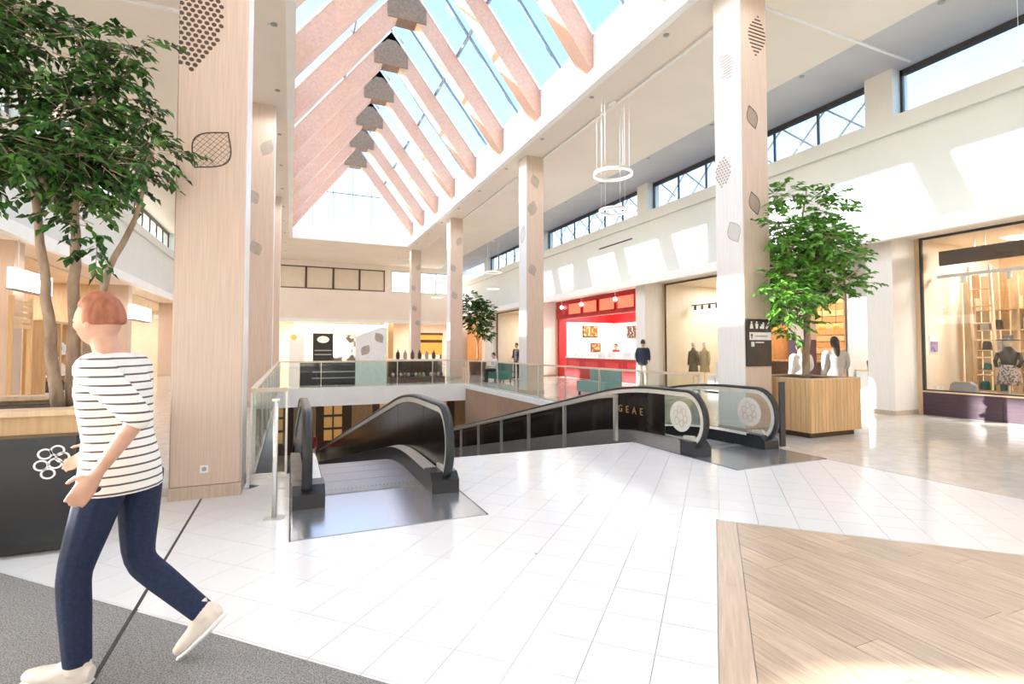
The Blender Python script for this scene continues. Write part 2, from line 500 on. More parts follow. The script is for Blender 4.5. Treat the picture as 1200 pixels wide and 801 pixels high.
for k in range(len(bc)-1):
    y0, y1 = bc[k]+BW/2, bc[k+1]-BW/2
    ym = (y0+y1)/2
    for side in (-1, 1):
        for (a, b) in ((y0+.03, ym-.03), (ym+.03, y1-.03)):
            for s0, s1 in ((.01, .5), (.5, .985)):
                q, _, _ = slab_on_slope(side, a, b, s0, s1, -.01, .01)
                G().prism(q, a, b, 'y').out('roof_pane', M['roofg'], win)
        q, _, _ = slab_on_slope(side, 0, 0, 0, 1, -.03, .05)
        G().prism(q, ym-.025, ym+.025, 'y').out('glazing_bar', M['mull'], win)
        g = G()
        g.prism(q, y0-.001, y0+.04, 'y'); g.prism(q, y1-.04, y1+.001, 'y'); g.out('pane_frame', M['trim'], win)
        q, _, _ = slab_on_slope(side, 0, 0, .49, .505, -.03, .05)
        G().prism(q, y0, y1, 'y').out('glazing_bar', M['mull'], win)
# far and near ends of the skylight
for Y in (SY1-.02,):
    zb = SE-.35
    xs = [SX0+.02+(SX1-SX0-.04)*i/6 for i in range(7)]
    for i in range(6):
        a, b = xs[i], xs[i+1]
        pts = [(a, zb), (b, zb), (b, max(zb+.01, zr(b)-.05))]
        if a < SM < b: pts.append((SM, SR-.05))
        pts.append((a, max(zb+.01, zr(a)-.05)))
        G().prism(pts, Y, Y+.02, 'y').out('gable_pane', M['roofg'], win)
        if i: G().box(a-.02, a+.02, Y-.04, Y+.04, zb, zr(a)).out('gable_bar', M['mull'], win)
    G().box(SM-2.1, SM+2.1, Y-.04, Y+.04, 10.45, 10.5).out('gable_bar', M['mull'], win)
q1 = [(SX0, SE-.2), (SX0, SE), (SM, SR), (SX1, SE), (SX1, SE-.2), (SM, SR-.25)]
g = G()
g.prism([(SX0-.12, SE), (SM, SR), (SX1+.12, SE)], SY0-.12, SY0, 'y')
g.out('gable_board', M['beam'], win)
# last strip of roof between the final beam and the gable, and before the first beam
for a, b in ((bc[-1]+BW/2, SY1), (SY0, bc[0]-BW/2)):
    if b > a:
        for side in (-1, 1):
            q, _, _ = slab_on_slope(side, 0, 0, 0, 1, -.01, .01)
            G().prism(q, a, b, 'y').out('roof_pane', M['roofg'], win)

# ------------------------------------------------------------------ right wall with clerestory
wall = struct('wall_right')
G().box(WR, WR+.3, BACKY, FARY, 3.95, 6.25).out('wall_board', M['wall'], wall)
G().box(WR-.10, WR+.35, BACKY, FARY, 6.25, 6.62).out('parapet_cap', M['ceilsh' if False else 'wall'], wall)
G().box(11.62, 11.78, BACKY, FARY, 3.78, 4.06).out('canopy_lip', M['trim'], wall)
G().box(11.70, 14.2, BACKY, FARY, 3.93, 4.0).out('canopy_soffit', M['ceil'], wall)
for k, yy in enumerate((-1.6, 6.95, 15.5, 24.05, 32.6)):
    G().box(WR-.06, WR+.5, yy-.05, yy+.55, 6.62, ZC).out('clerestory_pier', M['wall'], wall)
    if k == 4: break
    y0, y1 = yy+.55, yy+8.505
    cw = struct('window_%d' % (k+2))
    g = G(); XG = WR+.25
    g.box(XG-.03, XG+.04, y0, y1, ZC-.14, ZC); g.box(XG-.03, XG+.04, y0, y1, 6.62, 6.66)
    g.box(XG-.03, XG+.04, y0, y0+.06, 6.62, ZC); g.box(XG-.03, XG+.04, y1-.06, y1, 6.62, ZC)
    g.out('window_frame', M['frame'], cw)
    N = 6
    for i in range(N):
        a, b = y0+.06+(y1-y0-.12)*i/N, y0+.06+(y1-y0-.12)*(i+1)/N
        G().box(XG, XG+.012, a, b, 6.66, ZC-.14).out('pane', M['glass'], cw)
        if i and (k or i % 3 == 0): G().box(XG-.025, XG+.03, a-(.05 if i % 3 == 0 else .025), a+.025, 6.64, ZC-.1).out('mullion', M['frame'], cw)
        if k:
            for z0, z1 in ((6.6, ZC), (ZC, 6.6)):
                G().bar((XG+.3, a+.03, z0), (XG+.3, b-.03, z1), .028, 6).out('brace', M['trim'], cw)
g = G().box(WR-.008, WR, 16.45, 18.82, 5.77, 5.83); g.out('slot_vent', M['frame'], wall)
G().box(11.93, 11.98, 5.35, 6.0, 3.92, 3.935).out('slot_vent', M['frame'], wall)
# left wall
wall = struct('wall_left')
G().box(WL-.3, WL, BACKY, FARY, 3.95, 6.25).out('wall_board', M['wall'], wall)
G().box(WL-.35, WL+.10, BACKY, FARY, 6.25, 6.62).out('parapet_cap', M['wall'], wall)
G().box(WL+.55, WL+.70, BACKY, FARY, 3.78, 4.06).out('canopy_lip', M['trim'], wall)
G().box(-7.6, WL+.60, BACKY, FARY, 3.93, 4.0).out('canopy_soffit', M['ceil'], wall)
for k, yy in enumerate((-1.6, 6.95, 15.5, 24.05, 32.6)):
    G().box(WL-.5, WL+.06, yy-.05, yy+.55, 6.62, ZC).out('clerestory_pier', M['wall'], wall)
    if k == 4: break
    y0, y1 = yy+.55, yy+8.505
    cw = struct('window_%d' % (k+6)); XG = WL-.25
    g = G()
    g.box(XG-.03, XG+.04, y0, y1, ZC-.14, ZC); g.box(XG-.03, XG+.04, y0, y1, 6.62, 6.66)
    for i in range(7):
        a = y0+.03+(y1-y0-.06)*i/6; g.box(XG-.03, XG+.03, a-.03, a+.03, 6.64, ZC-.1)
    g.out('window_frame', M['frame'], cw)
    for i in range(6):
        a = y0+.03+(y1-y0-.06)*i/6; G().box(XG, XG+.012, a, a+(y1-y0-.06)/6, 6.66, ZC-.14).out('pane', M['glass'], cw)
# back wall behind the camera and rear of everything
wall = struct('wall_back')
G().box(-8, 18, BACKY-.3, BACKY, -.6, ZC+.25).out('wall_board', M['wall'], wall)
# far wall
wall = struct('wall_far')
G().box(-8, 14, FARY, FARY+.3, 3.5, 5.75).out('wall_board', M['farp'], wall)
G().box(-8, 14, FARY, FARY+.3, 7.36, ZC).out('wall_board', M['farp'], wall)
for a, b in ((-8, -.9), (6.45, 6.95), (8.35, 8.95)): G().box(a, b, FARY, FARY+.3, 5.75, 7.36).out('wall_pier', M['farp'], wall)
G().box(-8, 14, FARY-.25, FARY-.02, 3.38, 3.62).out('canopy_lip', M['trim'], wall)
cw = struct('window_10')
for i in range(4):
    a, b = -.9+7.35*i/4, -.9+7.35*(i+1)/4
    g = G(); g.box(a, b, FARY+.0, FARY+.08, 5.75, 5.83); g.box(a, b, FARY, FARY+.08, 7.28, 7.36); g.box(a, a+.07, FARY, FARY+.08, 5.83, 7.28); g.box(b-.07, b, FARY, FARY+.08, 5.83, 7.28)
    g.out('window_frame', M['dkwood'], cw)
    G().box(a+.07, b-.07, FARY+.05, FARY+.07, 5.83, 7.28).out('blind_panel', M['cream'], cw)
cw = struct('window_11')
for a, b in ((6.95, 8.35), (8.95, 10.4), (10.4, 11.9)):
    g = G(); g.box(a, b, FARY+.02, FARY+.1, 5.75, 5.8); g.box(a, b, FARY+.02, FARY+.1, 7.3, 7.36); g.box(a, a+.05, FARY+.02, FARY+.1, 5.8, 7.3); g.box(b-.05, b, FARY+.02, FARY+.1, 5.8, 7.3)
    g.out('window_frame', M['grey'], cw)
    G().box(a+.05, b-.05, FARY+.05, FARY+.06, 5.8, 7.3).out('pane', M['glass'], cw)

# ------------------------------------------------------------------ columns with leaf decals
def leaf_shape(w, h, n=14, rot=0):
    pts = []
    for i in range(2*n):
        t = i/n
        s = 1 if t < 1 else -1
        tt = t if t < 1 else 2-t
        y = (tt-.5)*h; x = s*w/2*math.sin(math.pi*tt)**1.1
        pts.append((x*math.cos(rot)-y*math.sin(rot), x*math.sin(rot)+y*math.cos(rot)))
    return pts
def inleaf(p, w, h, rot, k=1.0):
    c, s = math.cos(-rot), math.sin(-rot)
    x, y = p[0]*c-p[1]*s, p[0]*s+p[1]*c
    t = y/h+.5
    return 0 < t < 1 and abs(x) < k*w/2*math.sin(math.pi*t)**1.1
def decal(parent, face, at, a, z, w, h, rot, style, m, lim, px=(0, 0)):
    """a printed leaf lying on a column face; face 'y' spans X, face 'x' spans Y; lim = extent of the face"""
    g = G(); e = .003
    def put(poly):
        poly = [(p[0]+a, p[1]+z) for p in poly]
        poly = clip(poly, 1, 0, lim[1]-.003)
        if len(poly) > 2: poly = clip(poly, -1, 0, -lim[0]-.003)
        if len(poly) > 2: g.prism(poly, at-e, at+e, face)
    L = leaf_shape(w, h, 14, rot)
    if style == 'line':
        I = [(p[0]*.93, p[1]*.93) for p in L]
        for i in range(len(L)):
            j = (i+1) % len(L); put([L[i], L[j], I[j], I[i]])
        st = w/9
        k = -14
        for k in range(-26, 27):                     # crossed hatching
            for an in (.9, -.55):
                dx, dy = math.cos(an), math.sin(an)
                ox, oy = -dy*k*st, dx*k*st
                run = [t*.012 for t in range(-60, 61) if inleaf((ox+dx*t*.012, oy+dy*t*.012), w, h, rot, .96)]
                if run:
                    t0, t1 = min(run), max(run); hw = .0013
                    put([(ox+dx*t0+dy*hw, oy+dy*t0-dx*hw), (ox+dx*t1+dy*hw, oy+dy*t1-dx*hw), (ox+dx*t1-dy*hw, oy+dy*t1+dx*hw), (ox+dx*t0-dy*hw, oy+dy*t0+dx*hw)])
    elif style == 'dots':
        st = .062
        for i in range(-20, 21):
            for j in range(-20, 21):
                p = (i*st+(j % 2)*st/2, j*st*.8)
                if inleaf(p, w, h, rot, .97):
                    put([(p[0]+.021*math.cos(q*math.pi/4)*1.1, p[1]+.021*math.sin(q*math.pi/4)) for q in range(8)])
    elif style == 'bars':
        n = 12
        for i in range(n):
            y = -h/2+h*(i+.5)/n
            xs = [t*.006 for t in range(-80, 81) if inleaf((t*.006, y), w, h, rot)]
            if xs: put([(min(xs), y-h/n*.2), (max(xs), y-h/n*.2), (max(xs), y+h/n*.2), (min(xs), y+h/n*.2)])
    else:
        put(L)
    if g.v: g.out('leaf_decal', m, parent)
def column(x0, y0, label, ztop=ZC, decs=()):
    t = thing('column', label, 'column', (x0+CW/2, y0+CW/2, 0), 'wood clad hall columns')
    b = .012
    poly = [(x0+b, y0), (x0+CW-b, y0), (x0+CW, y0+b), (x0+CW, y0+CW-b), (x0+CW-b, y0+CW), (x0+b, y0+CW), (x0, y0+CW-b), (x0, y0+b)]
    g = G(); g.prism(poly, .13, ztop)
    g.out('shaft', M['colw'], t)
    xf0 = x0+CW-.004 if x0 < 3 else x0-.004
    G().box(xf0, xf0+.008, y0+.012, y0+CW-.012, .13, ztop).out('pale_panel', M['colp'], t)
    g = G(); e = .006
    g.box(x0-e, x0+CW+e, y0-e, y0+CW+e, 0, .125); g.out('skirting', M['plinth'], t)
    for d in decs:
        face, a, z, w, h, rot, style, mm = d
        if face == 'y': decal(t, 'y', y0, x0+a, z, w, h, rot, style, mm, (x0, x0+CW))
        elif face == 'x-': decal(t, 'x', x0-.004, y0+a, z, w, h, rot, style, mm, (y0, y0+CW))
        else: decal(t, 'x', x0+CW, y0+a, z, w, h, rot, style, mm, (y0, y0+CW))
    return t
db, dg = M['decal'], M['decalg']
c = column(XL-CW, YL, 'wood veneer column with big dotted leaf print beside the black planter',
       decs=[('y', .05, 4.80, .68, 1.35, .1, 'dots', db), ('y', .30, 3.43, .36, .50, -.62, 'line', db)])
g = G(); g.box(-.79, -.72, YL-.012, YL, .25, .32); s_ = g.out('wall_socket', M['white'], c)
G().lathe([(.022, 0), (.022, .004)], (0, 0, 0), 12).out('socket_hole', M['grey'], None)
o = D.objects['socket_hole']; o.parent = c; o.rotation_euler = (math.pi/2, 0, 0); o.location = Vector((-.755, YL-.0125, .285))-OFF[c.name]
common = [('y', .42, 6.6, .3, .5, -.4, 'fill', dg), ('y', .12, 5.3, .3, .42, .5, 'fill', dg), ('y', .2, 4.0, .3, .42, .4, 'fill', dg)]
column(XL-CW, YL+DY, 'wood veneer column standing directly behind the dotted-leaf column', decs=common)
column(XL-CW, YL+2*DY, 'slim looking wood veneer column at far end beside the balustrade', decs=common[1:])
column(XR, YR, 'wood veneer column with black wayfinding sign beside the planter tree',
       decs=[('y', .38, 6.85, .42, .75, -.1, 'bars', db), ('y', .24, 5.4, .26, .42, .35, 'line', db), ('y', .26, 3.92, .26, .42, .35, 'line', db),
             ('x-', .42, 4.55, .34, .62, .1, 'dots', dg), ('x-', .2, 3.45, .28, .42, -.4, 'line', dg), ('x-', .35, 6.4, .4, .6, -.5, 'bars', dg)])
column(XR, YR+DY, 'wood veneer column in front of the red food shop',
       decs=[('y', .3, 6.9, .3, .5, .3, 'fill', dg), ('y', .2, 6.0, .34, .55, -.2, 'fill', dg), ('y', .2, 4.0, .3, .42, .3, 'fill', dg), ('x-', .3, 5.2, .4, .6, .3, 'line', dg)])
column(XR, YR+2*DY, 'wood veneer column beside the tall green tree in the far hall', decs=common)
column(XR, YR+3*DY, 'wood veneer column at the far end near the orange sign',
       decs=common+[('y', .4, 3.1, .3, .42, .2, 'fill', dg)])
column(XL-CW, YL-DY, 'wood veneer column standing on the grey carpet')
column(XR, YR-DY, 'wood veneer column opposite the dark purple window plinth')

# ------------------------------------------------------------------ void edges, lower level
tr = struct('trim_1')                      # white slab edge at the far side of the floor opening
G().box(VX0, VX1, VY1-.04, VY1, -.62, .03).out('slab_fascia', M['trim'], tr)
tr = struct('trim_2')                      # timber panels under the right edge of the opening
for i in range(11):
    y0 = 6.6+i*1.2
    G().box(VX1-.03, VX1+.02, y0+.006, y0+1.194, -2.3, -.14).out('panel', M['voidw'], tr)
G().box(VX1-.05, VX1+.03, 6.6, VY1, -.14, .015).out('edge_cap', M['trim'], tr)
tr = struct('trim_3')
G().box(VX0-.02, VX0+.02, 6.0, VY1, -2.4, .015).out('edge_board', M['trim'], tr)
G().box(T1[1]+.03, T2[0]-.03, VY0-.001, VY0+.03, -.6, .004).out('edge_board', M['trim'], tr)
low = struct('floor_lower')
G().box(-8, 16, -2, 34, -4.75, -4.6).out('slab', M['stone'], low)
wl_ = struct('wall_lower')
g = G()
g.box(-8.2, -8, -2, 34, -4.6, -.6); g.box(16, 16.2, -2, 34, -4.6, -.6); g.box(-8, 16, -2.2, -2, -4.6, -.6)
g.out('wall_board', M['cream'], wl_)
G().box(-8, 16, 32, 32.2, -4.6, -.6).out('wall_board', M['dkwood'], wl_)
for i in range(9):                         # lower shop front seen down the ramp
    x0 = -3+i*1.6
    if i % 2 == 0: G().box(x0, x0+1.2, 31.9, 32, -4.3, -1.6).out('shop_panel', M['wood'], wl_)
    else:
        for k in range(3):
            for j in range(2): G().box(x0+.05+j*.55, x0+.5+j*.55, 31.92, 32, -3.9+k*.75, -3.3+k*.75).out('lit_panel', emitter('pane_amber', (.75, .42, .14), .25), wl_)
for i in range(3):
    t = thing('ceiling_light', 'round lamp on the lower storey ceiling', 'lamp', (1+i*3.2, 26, -.62), 'lower storey lamps')
    G().lathe([(.2, -.05), (.2, 0)], (1+i*3.2, 26, -.60), 16).out('lamp_disc', M['lampw'], t)
    lamp('lower_lamp', (1+i*3.2, 26, -.75), 120, 'POINT', .2, parent=t)

# ------------------------------------------------------------------ moving walks
YB = 6.9; TAN = math.tan(math.radians(12.0)); YE = YB+4.6/TAN
def ramp(y):                               # height of the pallets at y, softened at the brow
    if y < YB-.8: return 0.0
    if y < YB+.8:
        t = (y-YB+.8)/1.6; return -TAN*.8*t*t
    return -TAN*(y-YB)
def ramppath(x, y0, y1, dz, st=.25):
    n = max(2, int((y1-y0)/st)); return [(x, y0+(y1-y0)*i/n, ramp(y0+(y1-y0)*i/n)+dz) for i in range(n+1)]
def emblem(parent, X, y, z, R, m1, m2):
    """frosted disc with a rosette of six petals on a glass panel"""
    n = 28
    G().prism([(y+R*math.cos(2*math.pi*k/n), z+R*math.sin(2*math.pi*k/n)) for k in range(n)], X-.002, X+.002, 'x').out('emblem_disc', m1, parent)
    g = G()
    for k in range(6):
        a = k*math.pi/3+.3; cy, cz = y+R*.46*math.cos(a), z+R*.46*math.sin(a)
        for q in range(14):
            b0, b1 = 2*math.pi*q/14, 2*math.pi*(q+1)/14
            g.prism([(cy+R*.22*math.cos(b0), cz+R*.27*math.sin(b0)), (cy+R*.22*math.cos(b1), cz+R*.27*math.sin(b1)),
                     (cy+R*.15*math.cos(b1), cz+R*.2*math.sin(b1)), (cy+R*.15*math.cos(b0), cz+R*.2*math.sin(b0))], X-.004, X+.004, 'x')
    g.out('emblem_rosette', m2, parent)
frost = mat('frosted_disc', (.66, .60, .52), rough=.5); frostd = mat('frosted_line', (.50, .43, .36), rough=.5)
HH = .86
def walkway(xa, xb, yp, label, clear, dy=0.0):
    t = thing('moving_walkway', label, 'walkway', ((xa+xb)/2, yp, 0), 'inclined moving walkways')
    G().box(xa, xb, yp, 5.5+dy, -.012, .004).out('floor_plate', M['plate'], t)
    G().box(xa-.012, xa, yp-.01, 5.5+dy, -.012, .005).out('plate_frame', M['frame'], t); G().box(xb, xb+.012, yp-.01, 5.5+dy, -.012, .005).out('plate_frame', M['frame'], t)
    xi0, xi1 = xa+.29, xb-.29
    g = G()
    g.box(xi0, xi1, 5.42+dy, 5.55+dy, .003, .012)
    for i in range(24):
        x = xi0+.01+(xi1-xi0-.02)*i/24; g.box(x, x+.02, 5.55+dy, 5.62+dy, .0, .010)
    g.out('comb_plate', M['clad'], t)
    y = 5.56+dy; PL = .4
    while y < YE:
        a, b = ramp(y), ramp(y+PL-.008)
        G().add([(xi0, y, a-.04), (xi1, y, a-.04), (xi1, y+PL-.008, b-.04), (xi0, y+PL-.008, b-.04),
                 (xi0, y, a), (xi1, y, a), (xi1, y+PL-.008, b), (xi0, y+PL-.008, b)],
                [(3, 2, 1, 0), (4, 5, 6, 7), (0, 1, 5, 4), (1, 2, 6, 5), (2, 3, 7, 6), (3, 0, 4, 7)]).out('pallet', M['pallet'], t)
        y += PL
    G().sweep(ramppath(0, 5.6+dy, YE, -.5), [(xa+.02, 0), (xb-.02, 0), (xb-.02, .4), (xa+.02, .4)]).out('truss', M['clad'], t)
    for sd, xo, xh in ((-1, xa, xa+.13), (1, xb, xb-.13)):
        s = sd
        xin = xi0 if s < 0 else xi1
        # skirt, inner deck, outer cladding
        q = sorted((xin-.004*s*-1, xin+.012*s))
        G().sweep(ramppath(0, 5.3+dy, YE, 0), [(q[0], .0), (q[1], .0), (q[1], .17), (q[0], .17)]).out('skirt', M['black'], t)
        qi = sorted((xin+.012*s, xh-.02*s*1))
        G().sweep(ramppath(0, 5.3+dy, YE, 0), [(qi[0], .15), (qi[1], .15), (qi[1], .19), (qi[0], .17)] if s > 0 else [(qi[0], .15), (qi[1], .15), (qi[1], .17), (qi[0], .19)]).out('inner_deck', M['steel'], t)
        qo = sorted((xh+.02*s, xo))
        G().sweep(ramppath(0, 5.3+dy, YE, 0), [(qo[0], -.45), (qo[1], -.45), (qo[1], .18), (qo[0], .19)]).out('outer_cladding', M['clad'], t)
        # newel base
        q = sorted((xo-.01*s, xin+.0*s))
        nb = G(); nb.prism([(5.02+dy, .005), (5.34+dy, .005), (5.34+dy, .2), (5.1+dy, .2), (5.02+dy, .13)], q[0], q[1], 'x'); nb.out('newel_base', M['black'], t)
        # glass: near panel with rounded end, then panels down the slope
        arc = [(5.28+dy+(.30)*math.cos(a), .50+.33*math.sin(a)) for a in [math.pi*(.5+k/10*.86) for k in range(11)]]
        ye = 6.03
        near = arc+[(5.28+dy, .17), (ye, .17+ramp(ye)), (ye, HH-.03+ramp(ye))]
        G().prism(near, xh-.006, xh+.006, 'x').out('glass_panel', M['bal'] if clear else M['bglass'], t)
        y = ye+.012
        while y < YE-.3:
            L = min(1.55, YE-y)
            pts = [(y, .17+ramp(y))]+[(y+L*k/4, .17+ramp(y+L*k/4)) for k in range(1, 5)]+[(y+L*k/4, HH-.03+ramp(y+L*k/4)) for k in range(4, -1, -1)]
            G().prism(pts, xh-.006, xh+.006, 'x').out('glass_panel', M['bal'] if clear and s > 0 else M['bglass'], t)
            y += L+.012
        # handrail with its steel guide
        bend = [(xh, 5.28+dy+.34*math.cos(a), .47+(HH-.47)*math.sin(a)) for a in [math.pi*(1.36-k/12*.86) for k in range(13)]]
        path = [(xh, 5.34+dy, .17), (xh, 5.2+dy, .185)]+bend+ramppath(xh, 5.4+dy, YE, HH)
        G().sweep(path, [(-.04, -.012), (.04, -.012), (.045, .008), (.035, .024), (-.035, .024), (-.045, .008)]).out('handrail', M['rubber'], t, True)
        G().sweep(path, [(-.03, -.075), (.03, -.075), (.03, -.012), (-.03, -.012)]).out('handrail_guide', mat('guide_satin', (.74, .70, .63), (.66, .62, .56), 8, .35, .3), t)
        if clear: emblem(t, xh+(-.008), 5.70, .50, .215, frost, frostd)
    return t
w1 = walkway(T1[0], T1[1], 4.25, 'moving walkway with dark smoked glass sides sloping down beside the wood column', False)
w2 = walkway(T2[0], T2[1], 4.6, 'moving walkway with clear glass ends bearing round rosette emblems', True, .28)
def text(s, size, m, name='lettering', ext=.003):
    cu = D.curves.new(name, 'FONT'); cu.body = s; cu.size = size; cu.extrude = ext; cu.align_x = 'CENTER'; cu.align_y = 'CENTER'
    o = D.objects.new(name, cu); COL.objects.link(o)
    dg_ = bpy.context.evaluated_depsgraph_get()
    me = D.meshes.new_from_object(o.evaluated_get(dg_)); me.name = name
    D.objects.remove(o); D.curves.remove(cu)
    me.materials.clear(); me.materials.append(m)
    return me
def put_text(s, size, m, parent, loc, rot):
    o = D.objects.new('lettering', text(s, size, m)); COL.objects.link(o)
    o.parent = parent; o.location = Vector(loc)-OFF[parent.name]; o.rotation_euler = rot; OFF[o.name] = OFF[parent.name]
    return o
put_text('G  E  A  E', .16, M['gold'], w2, (T2[0]+.118, 6.86, .46), (math.pi/2, 0, -math.pi/2))  # gold letters modelled in place of a reflection in the dark glass

# steel guard along the second walkway, posts following its slope
gx = 4.74
t = thing('guard_rail', 'sloping steel guard rail with upright posts along the emblem walkway', 'railing', (gx, 6.8, 0))
def gz(y): return ramp(y)
for i, y in enumerate((6.81, 8.46, 10.03, 11.59, 13.25, 14.8, 16.4, 18.0)):
    G().box(gx-.028, gx+.028, y-.028, y+.028, ramp(y)-.55 if i else .0, ramp(y)+.72).out('post', M['steel'], t)
G().sweep(ramppath(gx, 6.78, 19, .74), [(-.03, -.025), (.03, -.025), (.03, .025), (-.03, .025)]).out('top_rail', M['steel'], t)
G().sweep(ramppath(0, 6.6, 19, -.62), [(gx-.04, 0), (T2[0]-.01, 0), (T2[0]-.01, .08), (gx-.04, .08)]).out('side_stringer', M['clad'], t)

# ------------------------------------------------------------------ glass balustrades round the opening
def balustrade(label, ax, at, a, b, step, group='glass balustrades round the floor opening', z1=1.0):
    """ax 'y': runs along Y at X=at; ax 'x': runs along X at Y=at"""
    loc = (at, a, 0) if ax == 'y' else (a, at, 0)
    t = thing('glass_balustrade', label, 'balustrade', loc, group)
    def bx(p0, p1, w, z0, zz):
        return G().box(at-w, at+w, p0, p1, z0, zz) if ax == 'y' else G().box(p0, p1, at-w, at+w, z0, zz)
    n = max(1, round((b-a)/step)); L = (b-a)/n
    for i in range(n):
        bx(a+i*L+.012, a+(i+1)*L-.012, .006, .06, z1-.03).out('glass_panel', M['bal'], t)
    for i in range(n+1):
        bx(a+i*L-.012+(.012 if i == 0 else 0)-(.012 if i == n else 0), a+i*L+.012+(.012 if i == 0 else 0)-(.012 if i == n else 0), .02, .0, z1-.03).out('post', M['steel'], t)
    bx(a, b, .035, z1-.03, z1+.012).out('top_rail', mat('rail_wood', (.74, .62, .48), (.66, .54, .40), 6, .35), t)
    bx(a, b, .025, .0, .06).out('base_channel', M['steel'], t)
    return t
balustrade('long glass balustrade with wooden rail in front of the red shop', 'y', 6.62, 6.95, 19.75, 1.6)
balustrade('glass balustrade along the far white slab edge of the opening', 'x', 19.86, -.35, 6.55, 1.4)
balustrade('glass balustrade running behind the dotted-leaf column', 'y', -.37, 6.45, 19.75, 1.6)
balustrade('short glass balustrade between wood column and smoked glass walkway', 'x', 6.38, -.40, -.02, .4)
t = thing('railing_post', 'single slim steel post with round foot beside smoked glass walkway', 'post', (-.11, 4.87, 0))
G().bar((-.11, 4.87, .008), (-.11, 4.87, 1.0), .021, 10).out('tube', M['steel'], t, True)
G().lathe([(.085, 0), (.085, .008), (.03, .014)], (-.11, 4.87, 0), 16).out('foot', M['steel'], t)
G().box(-.14, -.08, 4.85, 4.89, 1.0, 1.02).out('cap', M['steel'], t)
t = thing('queue_post', 'dark flat post standing on the floor before the slatted planter', 'post', (6.72, 5.40, 0))
G().box(6.67, 6.77, 5.39, 5.42, .01, .96).out('blade', M['frame'], t)
G().box(6.65, 6.79, 5.35, 5.46, .0, .01).out('foot', M['steel'], t)

# ------------------------------------------------------------------ planters and trees
def clumps(c, rx, ry, rz, n, r0, r1, seed, skip=lambda p: False):
    rg = random.Random(seed); out = []
    while len(out) < n:
        d = Vector((rg.uniform(-1, 1), rg.uniform(-1, 1), rg.uniform(-1, 1)))
        if not .35 < d.length < 1: continue
        p = Vector(c)+Vector((d.x*rx, d.y*ry, d.z*rz))
        if skip(p): continue
        r = rg.uniform(r0, r1); out.append((tuple(p), r*1.15, r*1.1, r*.62, rg.uniform(.7, 1.3)))
    return out
SOLIDS = [(XL-CW, XL, YL, YL+CW, 0, ZC), (XR, XR+CW, YR, YR+CW, 0, ZC), (XR-.02, XR+CW, YR-.06, YR, 1.1, 2.0), (XR, XR+CW, YR+2*DY, YR+2*DY+CW, 0, ZC), (WR-.1, 20, -9, 40, 0, 8), (-9, WL+.1, -9, 40, 0, 8)]
def solid(p, e=.02): return any(b[0]-e < p[0] < b[1]+e and b[2]-e < p[1] < b[3]+e and b[4]-e < p[2] < b[5]+e for b in SOLIDS)
def tree(label, loc, stems, blobs, n, lsize, lm, seed, group=None, drop=.5):
    rg = random.Random(seed)
    t = thing('ficus_tree', label, 'tree', loc, group)
    for (path, r0, r1) in stems:
        secs = []
        m = len(path)
        for i, p in enumerate(path): secs.append((p, r0+(r1-r0)*i/(m-1)))
        # refine with a little wander
        fine = []
        for i in range(m-1):
            for k in range(4):
                q = k/4; p0, p1 = Vector(path[i]), Vector(path[i+1]); p = p0.lerp(p1, q)
                if i or k: p += Vector((rg.uniform(-1, 1), rg.uniform(-1, 1), 0))*secs[i][1]*.25
                fine.append((p, secs[i][1]+(secs[i+1][1]-secs[i][1])*q))
        fine.append((Vector(path[-1]), r1))
        G().loft(fine, 8).out('trunk' if r0 > .03 else 'branch', M['bark'], t, True)
    vs = []; fs = []
    tot = sum(b[1]*b[2]*b[3]*(b[4] if len(b) > 4 else 1) for b in blobs)
    tw = G()
    for b in blobs:
        c = Vector(b[0]); dens = b[4] if len(b) > 4 else 1
        k = int(n*b[1]*b[2]*b[3]*dens/tot)
        sprays = max(3, k//9)
        for s_ in range(sprays):
            while True:
                d = Vector((rg.uniform(-1, 1), rg.uniform(-1, 1), rg.uniform(-1, 1)))
                if d.length < 1: break
            d = d*(.55+.45*d.length)
            o = c+Vector((d.x*b[1], d.y*b[2], d.z*b[3]))
            out = Vector((d.x, d.y, d.z*.4-.15*drop+.1)); 
            if out.length < .05: out = Vector((1, 0, 0))
            out.normalize()
            L = rg.uniform(.12, .24)
            e = o+out*L+Vector((0, 0, -L*.35*drop))
            if solid(o) or solid(e) or solid(o.lerp(e, .5)): continue
            tw.loft([(o-out*.12, .004), (e, .0018)], 3)
            for q in range(9):
                f = q/8
                p = o.lerp(e, f)
                sd = out.cross(Vector((0, 0, 1)))
                if sd.length < .01: sd = Vector((1, 0, 0))
                sd.normalize()
                ld = (out*.7+sd*(1 if q % 2 else -1)*rg.uniform(.5, 1)+Vector((rg.uniform(-.3, .3), rg.uniform(-.3, .3), -drop*rg.uniform(.2, 1.1)))).normalized()
                l = lsize*rg.uniform(.7, 1.2); w = l*.29
                nrm = Vector((rg.uniform(-.6, .6), rg.uniform(-.6, .6), 1)).normalized()
                sx = ld.cross(nrm)
                if sx.length < .01: sx = Vector((1, 0, 0))
                sx.normalize(); up = sx.cross(ld).normalized()
                if solid(p+ld*l) or solid(p): continue
                i0 = len(vs)
                vs += [p, p+ld*l*.45+sx*w+up*w*.35, p+ld*l-up*w*.3, p+ld*l*.45-sx*w+up*w*.35]
                fs += [(i0, i0+1, i0+2), (i0, i0+2, i0+3)]
    g = G(); g.v = vs; g.f = fs
    tw.out('twigs', M['bark'], t, kind='stuff')
    g.out('foliage', lm, t, kind='stuff')
    return t
